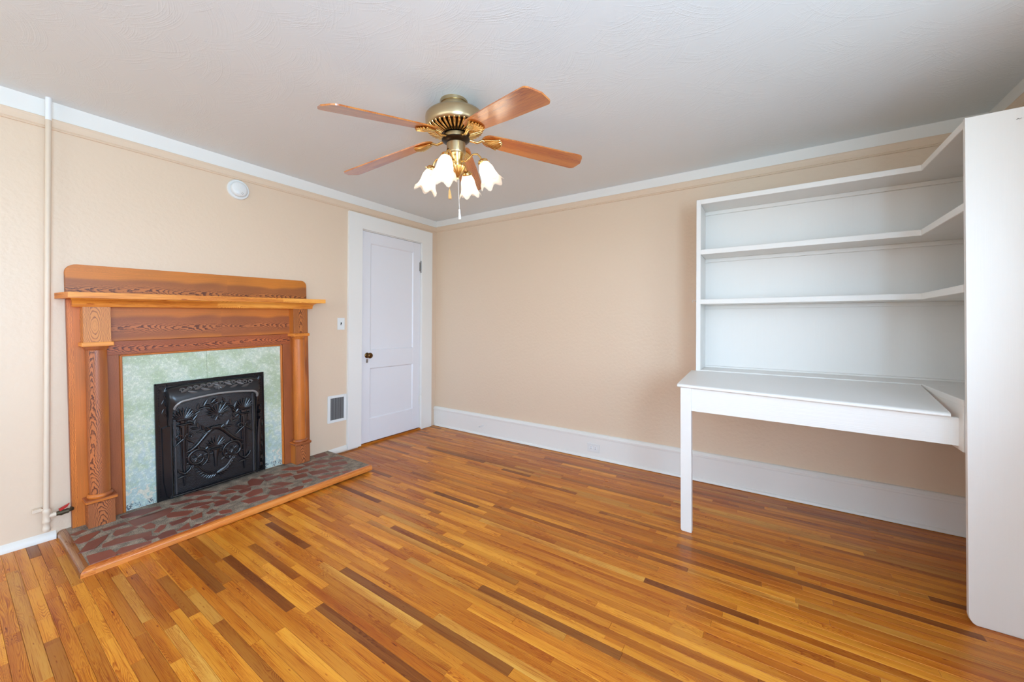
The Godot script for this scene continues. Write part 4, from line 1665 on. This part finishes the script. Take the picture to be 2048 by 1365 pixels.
		var down := (Vector3.DOWN * cos(tilt) + d * sin(tilt)).normalized()
		var x := down.cross(Vector3(-d.z, 0, d.x)).normalized()
		var frame := Transform3D(Basis(x, -down, x.cross(-down)), d * 0.146 + Vector3(0, -0.342, 0))
		st = mb()
		lathe(st, frame, [Vector2(0.0255, -0.03), Vector2(0.0285, -0.026), Vector2(0.029, -0.012), Vector2(0.022, -0.004), Vector2(0.01, 0.0), Vector2(0.0, 0.002)], 28)
		for s in 3:
			var a := TAU * s / 3.0 + 0.5
			tube(st, [frame * Vector3(cos(a) * 0.027, -0.02, sin(a) * 0.027), frame * Vector3(cos(a) * 0.037, -0.02, sin(a) * 0.037)], [0.002, 0.0035], 6)
		obj("shade_holder", st, M.brass, o)
		st = mb()
		tulip(st, frame)
		var shade := obj("glass_shade", st, M.glass, o)
		st = mb()
		var at := frame * Vector3(0, -0.085, 0)
		lathe(st, frame, [Vector2(0.0, -0.112), Vector2(0.012, -0.108), Vector2(0.021, -0.094), Vector2(0.0225, -0.082), Vector2(0.018, -0.062), Vector2(0.013, -0.048), Vector2(0.013, -0.035), Vector2(0.0, -0.035)], 20)
		obj("bulb", st, M.bulb, o)
		var l := OmniLight3D.new()
		l.light_energy = 0.034
		l.light_color = Color(1.0, 0.92, 0.8)
		l.light_size = 0.02
		l.omni_range = 9.0
		l.omni_attenuation = 2.0
		l.shadow_enabled = true
		l.position = at
		o.add_child(l, true)
		l.name = "bulb_light_%d" % k
	# pull chains
	var c1 := Vector3(-0.075, 0, -0.012)
	st = mb()
	tube(st, [c1 + Vector3(0.035, -0.29, 0), c1 + Vector3(0.01, -0.3, 0), c1 + Vector3(0, -0.33, 0), c1 + Vector3(0, -0.475, 0)], [0.0013, 0.0013, 0.0013, 0.0013], 6)
	obj("pull_chain", st, M.brass, o)
	st = mb()
	lathe(st, Transform3D(Basis(), c1 + Vector3(0, -0.475, 0)), [Vector2(0.0, -0.05), Vector2(0.008, -0.05), Vector2(0.0095, -0.045), Vector2(0.009, -0.035), Vector2(0.006, -0.01), Vector2(0.004, 0.0), Vector2(0.0, 0.001)], 16)
	obj("chain_pull", st, M.wood_pull, o)
	var c2 := Vector3(0.002, 0, 0.0)
	st = mb()
	tube(st, [c2 + Vector3(0, -0.43, 0), c2 + Vector3(0, -0.5, 0), c2 + Vector3(0, -0.598, 0)], [0.0013, 0.0013, 0.0013], 6)
	obj("pull_chain", st, M.plastic, o)
	st = mb()
	lathe(st, Transform3D(Basis(), c2 + Vector3(0, -0.595, 0)), [Vector2(0.0, -0.06), Vector2(0.0072, -0.06), Vector2(0.008, -0.052), Vector2(0.005, -0.02), Vector2(0.0048, -0.017), Vector2(0.0058, -0.012), Vector2(0.0052, -0.004), Vector2(0.0, 0.0)], 16)
	obj("chain_pull", st, M.plastic, o)

func blade(st: SurfaceTool, outline: Array, at: Vector3, d: Vector3, w: Vector3, up: Vector3, thick: float, shift: Vector2) -> void:
	var idx := Geometry2D.triangulate_polygon(PackedVector2Array(outline))
	for s: float in [-1.0, 1.0]:
		for i in range(0, idx.size(), 3):
			var p := []
			var u := []
			for k in 3:
				var v: Vector2 = outline[idx[i + k]]
				p.append(at + d * v.x + w * v.y + up * s * thick / 2.0)
				u.append(v + shift)
			tri(st, p[0], p[1], p[2], up * s, up * s, up * s, u[0], u[1], u[2])
	var n := outline.size()
	for i in n:
		var a: Vector2 = outline[i]
		var b: Vector2 = outline[(i + 1) % n]
		var m := (a + b) / 2.0 - Vector2(0.45, 0)
		var pa := at + d * a.x + w * a.y
		var pb := at + d * b.x + w * b.y
		poly(st, [pa - up * thick / 2.0, pb - up * thick / 2.0, pb + up * thick / 2.0, pa + up * thick / 2.0], d * m.x * 0.2 + w * m.y if absf(m.x) < 0.25 else d * m.x + w * m.y)

# a flared glass shade with petalled rim, 2 mm thick
func tulip(st: SurfaceTool, t: Transform3D) -> void:
	var rows := 12
	var seg := 72
	var grid := []
	for i in rows + 1:
		var u := float(i) / rows
		var row := []
		for k in seg:
			var a := TAU * k / seg
			var petal := cos(a * 6.0)
			var r := 0.0265 + 0.012 * smoothstep(0.0, 0.35, u) + 0.011 * u * u + 0.017 * pow(u, 5.0)
			r += u * u * u * 0.0035 * petal + 0.0005 * cos(a * 36.0) * smoothstep(0.1, 0.4, u)
			var y := -0.018 - 0.124 * u - 0.013 * pow(u, 4.0) * petal - 0.0016 * pow(u, 6.0) * absf(cos(a * 18.0))
			row.append(Vector3(r * cos(a), y, r * sin(a)))
		grid.append(row)
	for i in rows:
		for k in seg:
			var j := (k + 1) % seg
			var q := [grid[i][k], grid[i + 1][k], grid[i + 1][j], grid[i][j]]
			var p := []
			var no := []
			var uv := []
			var spots := [[i, k], [i + 1, k], [i + 1, j], [i, j]]
			for c in 4:
				var ii: int = spots[c][0]
				var kk: int = spots[c][1]
				var du: Vector3 = grid[mini(ii + 1, rows)][kk] - grid[maxi(ii - 1, 0)][kk]
				var dk: Vector3 = grid[ii][(kk + 1) % seg] - grid[ii][(kk + seg - 1) % seg]
				var nn := du.cross(dk).normalized()
				if nn.dot(Vector3(q[c].x, 0, q[c].z)) < 0:
					nn = -nn
				p.append(t * (q[c] as Vector3))
				no.append((t.basis * nn).normalized())
				uv.append(Vector2(kk / 72.0, ii / 12.0))
			tri(st, p[0], p[1], p[2], no[0], no[1], no[2], uv[0], uv[1], uv[2])
			tri(st, p[0], p[2], p[3], no[0], no[2], no[3], uv[0], uv[2], uv[3])

# ---------------------------------------------------------------- small things on the walls

func build_small_things() -> void:
	# round detector on the fireplace wall
	var onto := Basis(Vector3(0, 1, 0), Vector3(1, 0, 0), Vector3(0, 0, 1))
	var d := thing("smoke_detector", "round white smoke detector high on the wall above the mantel", "smoke detector", Vector3(0, 2.215, 2.079))
	var st := mb()
	var t := Transform3D(Basis(Vector3(0, 1, 0), Vector3(1, 0, 0), Vector3(0, 0, -1)), Vector3.ZERO)
	lathe(st, t, [Vector2(0.073, 0.0), Vector2(0.0735, 0.008), Vector2(0.07, 0.013), Vector2(0.06, 0.013), Vector2(0.058, 0.009), Vector2(0.0, 0.009)], 48)
	obj("base_ring", st, M.plastic, d)
	st = mb()
	lathe(st, t, [Vector2(0.054, 0.008), Vector2(0.054, 0.026), Vector2(0.05, 0.034), Vector2(0.04, 0.038), Vector2(0.0, 0.04)], 48)
	obj("cover", st, M.plastic, d)
	st = mb()
	lathe(st, Transform3D(t.basis, Vector3(0.038, -0.03, 0.012)), [Vector2(0.011, 0.0), Vector2(0.011, 0.004), Vector2(0.009, 0.005), Vector2(0.0, 0.005)], 20)
	obj("test_button", st, M.white, d)
	st = mb()
	for a in 4:
		ball(st, Vector3(0.038, -0.03 + 0.006 * cos(a * PI / 2), -0.016 + 0.006 * sin(a * PI / 2)), Vector3(0.0015, 0.0026, 0.0026), 6)
	obj("sounder_holes", st, M.grey, d)
	st = mb()
	moulding(st, [Vector2(0, 0), Vector2(0.003, 0), Vector2(0.003, 0.002), Vector2(0, 0.002)], Vector3(0.0375, -0.012, -0.038), Vector3(0.0375, -0.012, 0.038), Vector3(1, 0, 0), Vector3.UP)
	obj("cover_ridge", st, M.plastic, d)
	# switch plate
	var s := thing("light_switch", "white switch plate with bare dark toggle slot beside the door", "light switch", Vector3(0, 1.208, 1.232))
	st = mb()
	box(st, Vector3(0, -0.056, -0.0355), Vector3(0.006, 0.056, 0.0355), 0.003)
	obj("plate", st, M.plastic, s)
	st = mb()
	box(st, Vector3(0.0055, -0.004, -0.0055), Vector3(0.0072, 0.0125, 0.0055), 0.001)
	box(st, Vector3(0.0055, -0.0135, -0.0005), Vector3(0.0072, 0.002, 0.006), 0.001)
	obj("toggle_slot", st, M.dark, s)
	# return-air grille
	var v := thing("wall_vent", "white framed wall vent with grey vertical louvers near the floor", "vent", Vector3(0, 0.422, 1.2655))
	st = mb()
	for b in [[-0.0925, -0.0665, -0.124, 0.124], [0.0665, 0.0925, -0.124, 0.124], [-0.0665, 0.0665, -0.124, -0.1], [-0.0665, 0.0665, 0.1, 0.124]]:
		box(st, Vector3(0, b[2], b[0]), Vector3(0.009, b[3], b[1]), 0.002)
	obj("vent_frame", st, M.plastic, v)
	st = mb()
	box(st, Vector3(0.0005, -0.1, -0.0665), Vector3(0.0015, 0.1, 0.0665), 0.0)
	obj("vent_backing", st, M.vent_dark, v)
	for i in 15:
		st = mb()
		var z := -0.06 + 0.12 * i / 14.0
		hexa(st, [Vector3(0.002, -0.099, z - 0.0028), Vector3(0.002, -0.099, z - 0.0012), Vector3(0.008, -0.099, z + 0.0022), Vector3(0.008, -0.099, z + 0.0006), Vector3(0.002, 0.099, z - 0.0028), Vector3(0.002, 0.099, z - 0.0012), Vector3(0.008, 0.099, z + 0.0022), Vector3(0.008, 0.099, z + 0.0006)])
		obj("louver", st, M.louver if i % 3 != 0 else M.grey, v)
	# outlet in the skirting
	var u := thing("wall_outlet", "white horizontal double outlet in the tall baseboard of the back wall", "outlet", Vector3(2.012, 0.098, 0.022))
	st = mb()
	box(st, Vector3(-0.058, -0.036, 0), Vector3(0.058, 0.036, 0.006), 0.003)
	obj("plate", st, M.plastic, u)
	for x: float in [-0.02, 0.02]:
		st = mb()
		lathe(st, Transform3D(Basis(Vector3(1, 0, 0), Vector3(0, 0, 1), Vector3(0, -1, 0)), Vector3(x, 0, 0.005)), [Vector2(0.016, 0), Vector2(0.016, 0.0025), Vector2(0.015, 0.003), Vector2(0, 0.003)], 20)
		var so := obj("socket", st, M.white, u)
		st = mb()
		for y: float in [-0.006, 0.007]:
			box(st, Vector3(x - 0.0045, y - 0.0014, 0.0075), Vector3(x + 0.0045, y + 0.0014, 0.0084), 0.0004)
		obj("slots", st, M.dark, so)
	# peg doorstop on the skirting
	var p := thing("door_stop", "small white spring door stop on the baseboard near the door", "door stop", Vector3(0.745, 0.108, 0.022))
	st = mb()
	var coil := []
	var rr := []
	for i in 60:
		var a := i * 0.9
		coil.append(Vector3(cos(a) * 0.005, sin(a) * 0.005 - 0.00006 * i, 0.004 + 0.0009 * i))
		rr.append(0.0012)
	tube(st, coil, rr, 5)
	obj("spring", st, M.white, p)
	st = mb()
	lathe(st, Transform3D(Basis(Vector3(1, 0, 0), Vector3(0, 0, 1), Vector3(0, -1, 0)), Vector3(0, -0.0036, 0.056)), [Vector2(0.0, 0.0), Vector2(0.007, 0.0), Vector2(0.008, 0.008), Vector2(0.007, 0.016), Vector2(0.0, 0.018)], 14)
	obj("rubber_tip", st, M.plastic, p)
	st = mb()
	lathe(st, Transform3D(Basis(Vector3(1, 0, 0), Vector3(0, 0, 1), Vector3(0, -1, 0)), Vector3.ZERO), [Vector2(0.009, 0.0), Vector2(0.008, 0.004), Vector2(0.0, 0.005)], 14)
	obj("mount", st, M.white, p)
	# heating pipe in the left of the fireplace wall
	var h := thing("heating_pipe", "beige vertical pipe from ceiling to floor left of the mantel", "pipe", Vector3(0.05, 0, 3.003))
	st = mb()
	tube(st, [Vector3(0, 0.14, -0.008), Vector3(0, 2.318, 0)], [0.0118, 0.0118], 16)
	obj("riser", st, M.pipe, h)
	st = mb()
	tube(st, [Vector3(0, 2.318, 0), Vector3(0, ROOM_H, 0)], [0.0122, 0.0122], 16)
	obj("riser_top", st, M.white, h)
	st = mb()
	lathe(st, Transform3D(Basis(), Vector3(0, 0, -0.009)), [Vector2(0.0, 0.066), Vector2(0.013, 0.066), Vector2(0.0155, 0.07), Vector2(0.0155, 0.086), Vector2(0.0135, 0.09), Vector2(0.0135, 0.112), Vector2(0.0165, 0.116), Vector2(0.0165, 0.125), Vector2(0.0145, 0.13), Vector2(0.0145, 0.165), Vector2(0.0165, 0.17), Vector2(0.0165, 0.184), Vector2(0.012, 0.19)], 24)
	obj("tee", st, M.pipe, h)
	st = mb()
	tube(st, [Vector3(0, 0.148, -0.009), Vector3(0, 0.148, -0.032)], [0.0125, 0.0125], 16)
	tube(st, [Vector3(0, 0.148, -0.03), Vector3(0, 0.148, -0.042)], [0.0155, 0.0155], 8)
	obj("union_nut", st, M.pipe, h)
	st = mb()
	box(st, Vector3(-0.046, 0.175, 0.006), Vector3(-0.012, 0.193, 0.04), 0.002)
	tube(st, [Vector3(-0.046, 0.184, 0.028), Vector3(-0.006, 0.184, 0.0)], [0.007, 0.007], 8)
	obj("pipe_clamp", st, M.pipe, h)
	st = mb()
	tube(st, [Vector3(0, 0.148, -0.042), Vector3(0, 0.149, -0.05), Vector3(0, 0.149, -0.062), Vector3(0, 0.149, -0.075), Vector3(0, 0.15, -0.082)], [0.011, 0.012, 0.016, 0.0125, 0.012], 12)
	tube(st, [Vector3(0, 0.15, -0.08), Vector3(0, 0.15, -0.089)], [0.0135, 0.0135], 6)
	tube(st, [Vector3(0, 0.15, -0.088), Vector3(0, 0.152, -0.1), Vector3(-0.03, 0.152, -0.104)], [0.008, 0.009, 0.009], 10)
	tube(st, [Vector3(0.004, 0.155, -0.062), Vector3(0.006, 0.178, -0.062)], [0.006, 0.005], 8)
	var valve := obj("valve", st, M.valve, h)
	st = mb()
	hexa(st, [Vector3(0.0, 0.169, -0.052), Vector3(0.012, 0.169, -0.052), Vector3(0.012, 0.186, -0.088), Vector3(0.0, 0.186, -0.088), Vector3(0.0, 0.173, -0.05), Vector3(0.012, 0.173, -0.05), Vector3(0.012, 0.192, -0.09), Vector3(0.0, 0.192, -0.09)])
	hexa(st, [Vector3(0.01, 0.16, -0.056), Vector3(0.013, 0.16, -0.056), Vector3(0.013, 0.176, -0.082), Vector3(0.01, 0.176, -0.082), Vector3(0.01, 0.173, -0.05), Vector3(0.013, 0.173, -0.05), Vector3(0.013, 0.192, -0.09), Vector3(0.01, 0.192, -0.09)])
	obj("lever", st, M.red, valve).set_meta("label", "red valve lever")
	# bent nail at the top of the end panel
	var nail := thing("bent_nail", "small bent nail near the top edge of the tall white end panel", "nail", Vector3(4.149, 2.047, 0.933))
	st = mb()
	tube(st, [Vector3(0, 0, -0.008), Vector3(0, 0, 0.01), Vector3(0.003, -0.004, 0.013), Vector3(0.009, -0.001, 0.014)], [0.0012, 0.0012, 0.0012, 0.0012], 6)
	obj("shank", st, M.steel, nail)
	st = mb()
	ball(st, Vector3(0.009, -0.001, 0.014), Vector3(0.0022, 0.0022, 0.0022), 6)
	obj("head", st, M.plastic, nail)

const TILES := [
	[0.495, 2.899, 0.514, 2.832, 0.580, 2.826, 0.600, 2.833, 0.594, 2.904],
	[0.571, 2.815, 0.535, 2.787, 0.572, 2.699, 0.598, 2.705, 0.600, 2.781, 0.600, 2.797],
	[0.407, 2.916, 0.322, 2.876, 0.301, 2.809, 0.344, 2.824, 0.413, 2.869],
	[0.244, 2.914, 0.208, 2.887, 0.203, 2.830, 0.221, 2.828, 0.286, 2.877, 0.285, 2.901],
	[0.410, 2.826, 0.398, 2.783, 0.446, 2.677, 0.493, 2.686, 0.461, 2.792, 0.448, 2.833],
	[0.189, 2.798, 0.191, 2.721, 0.227, 2.714, 0.225, 2.795],
	[0.312, 2.777, 0.276, 2.761, 0.294, 2.707, 0.328, 2.695, 0.348, 2.738, 0.347, 2.774],
	[0.343, 2.668, 0.331, 2.633, 0.375, 2.625, 0.407, 2.636, 0.393, 2.662],
	[0.547, 2.649, 0.527, 2.623, 0.536, 2.586, 0.591, 2.590, 0.600, 2.634, 0.600, 2.647],
	[0.470, 2.646, 0.415, 2.609, 0.433, 2.592, 0.462, 2.605, 0.487, 2.634],
	[0.501, 2.699, 0.506, 2.677, 0.550, 2.655, 0.552, 2.694],
	[0.082, 2.696, 0.072, 2.624, 0.108, 2.554, 0.138, 2.554, 0.150, 2.633, 0.122, 2.693],
	[0.201, 2.681, 0.215, 2.595, 0.193, 2.523, 0.220, 2.514, 0.272, 2.551, 0.291, 2.620, 0.293, 2.675],
	[0.301, 2.543, 0.275, 2.525, 0.336, 2.453, 0.357, 2.451, 0.381, 2.490, 0.335, 2.544],
	[0.425, 2.564, 0.418, 2.500, 0.439, 2.487, 0.470, 2.523, 0.467, 2.564],
	[0.560, 2.570, 0.517, 2.513, 0.593, 2.527, 0.569, 2.569],
	[0.439, 2.475, 0.428, 2.422, 0.489, 2.441, 0.483, 2.480],
	[0.583, 2.458, 0.552, 2.387, 0.589, 2.362, 0.600, 2.397, 0.600, 2.449],
	[0.457, 2.402, 0.433, 2.369, 0.479, 2.363, 0.482, 2.398],
	[0.259, 2.460, 0.239, 2.407, 0.307, 2.327, 0.319, 2.367, 0.296, 2.441],
	[0.178, 2.372, 0.161, 2.339, 0.205, 2.303, 0.232, 2.321, 0.211, 2.364],
	[0.385, 2.335, 0.345, 2.308, 0.374, 2.268, 0.410, 2.272, 0.405, 2.329],
	[0.055, 2.389, 0.052, 2.315, 0.153, 2.262, 0.123, 2.328, 0.081, 2.379],
	[0.262, 2.308, 0.244, 2.284, 0.307, 2.249, 0.333, 2.267],
	[0.201, 2.245, 0.185, 2.225, 0.212, 2.191, 0.253, 2.195, 0.245, 2.246],
	[0.127, 2.482, 0.149, 2.398, 0.182, 2.390, 0.180, 2.433, 0.155, 2.477],
	[0.340, 2.399, 0.328, 2.374, 0.368, 2.361, 0.388, 2.380],
	[0.122, 2.915, 0.109, 2.873, 0.135, 2.861, 0.155, 2.898],
	[0.600, 2.517, 0.569, 2.490, 0.582, 2.470, 0.600, 2.491],
	[0.505, 2.352, 0.501, 2.335, 0.530, 2.306, 0.568, 2.315, 0.546, 2.355],
	[0.205, 2.244, 0.222, 2.185, 0.273, 2.183, 0.251, 2.236],
	[0.171, 2.187, 0.162, 2.126, 0.248, 2.078, 0.265, 2.134],
	[0.279, 2.160, 0.285, 2.094, 0.326, 2.115, 0.324, 2.162],
	[0.162, 2.055, 0.132, 2.020, 0.212, 1.985, 0.273, 2.034, 0.238, 2.074],
	[0.381, 2.158, 0.345, 2.096, 0.367, 2.062, 0.425, 2.081, 0.433, 2.153],
	[0.366, 2.243, 0.338, 2.208, 0.386, 2.191, 0.403, 2.242],
	[0.334, 2.322, 0.329, 2.282, 0.386, 2.264, 0.403, 2.317],
	[0.464, 2.206, 0.472, 2.148, 0.507, 2.080, 0.545, 2.117, 0.533, 2.194],
	[0.490, 2.056, 0.460, 2.026, 0.510, 1.959, 0.566, 1.980, 0.552, 2.046],
	[0.349, 1.976, 0.369, 1.927, 0.447, 1.893, 0.440, 1.949],
	[0.195, 1.960, 0.214, 1.878, 0.247, 1.906, 0.254, 1.968],
	[0.218, 1.868, 0.249, 1.807, 0.299, 1.813, 0.283, 1.874],
	[0.327, 1.814, 0.358, 1.746, 0.408, 1.760, 0.398, 1.831],
	[0.553, 1.957, 0.542, 1.905, 0.563, 1.873, 0.595, 1.896, 0.586, 1.950],
	[0.475, 1.827, 0.482, 1.774, 0.517, 1.780, 0.518, 1.837],
	[0.134, 1.803, 0.127, 1.747, 0.197, 1.675, 0.223, 1.742],
	[0.257, 1.753, 0.280, 1.692, 0.324, 1.708, 0.306, 1.769],
	[0.354, 1.704, 0.403, 1.622, 0.465, 1.630, 0.429, 1.718],
	[0.261, 1.640, 0.283, 1.581, 0.337, 1.554, 0.324, 1.633],
	[0.408, 1.589, 0.434, 1.524, 0.494, 1.518, 0.472, 1.592],
	[0.162, 1.571, 0.196, 1.501, 0.262, 1.480, 0.243, 1.558],
	[0.154, 1.645, 0.169, 1.589, 0.215, 1.600, 0.209, 1.653],
	[0.311, 1.517, 0.376, 1.427, 0.430, 1.446, 0.387, 1.525],
	[0.020, 1.489, 0.034, 1.407, 0.113, 1.422, 0.088, 1.500],
	[0.205, 1.446, 0.223, 1.394, 0.291, 1.388, 0.268, 1.453],
	[0.558, 1.559, 0.583, 1.501, 0.600, 1.514, 0.600, 1.568],
	[0.396, 2.020, 0.412, 1.982, 0.461, 1.959, 0.439, 2.017],
	[0.116, 1.956, 0.124, 1.911, 0.167, 1.894, 0.162, 1.952],
	[0.505, 1.721, 0.522, 1.664, 0.570, 1.651, 0.551, 1.721],
	[0.518, 1.627, 0.528, 1.583, 0.564, 1.584, 0.556, 1.629],
]
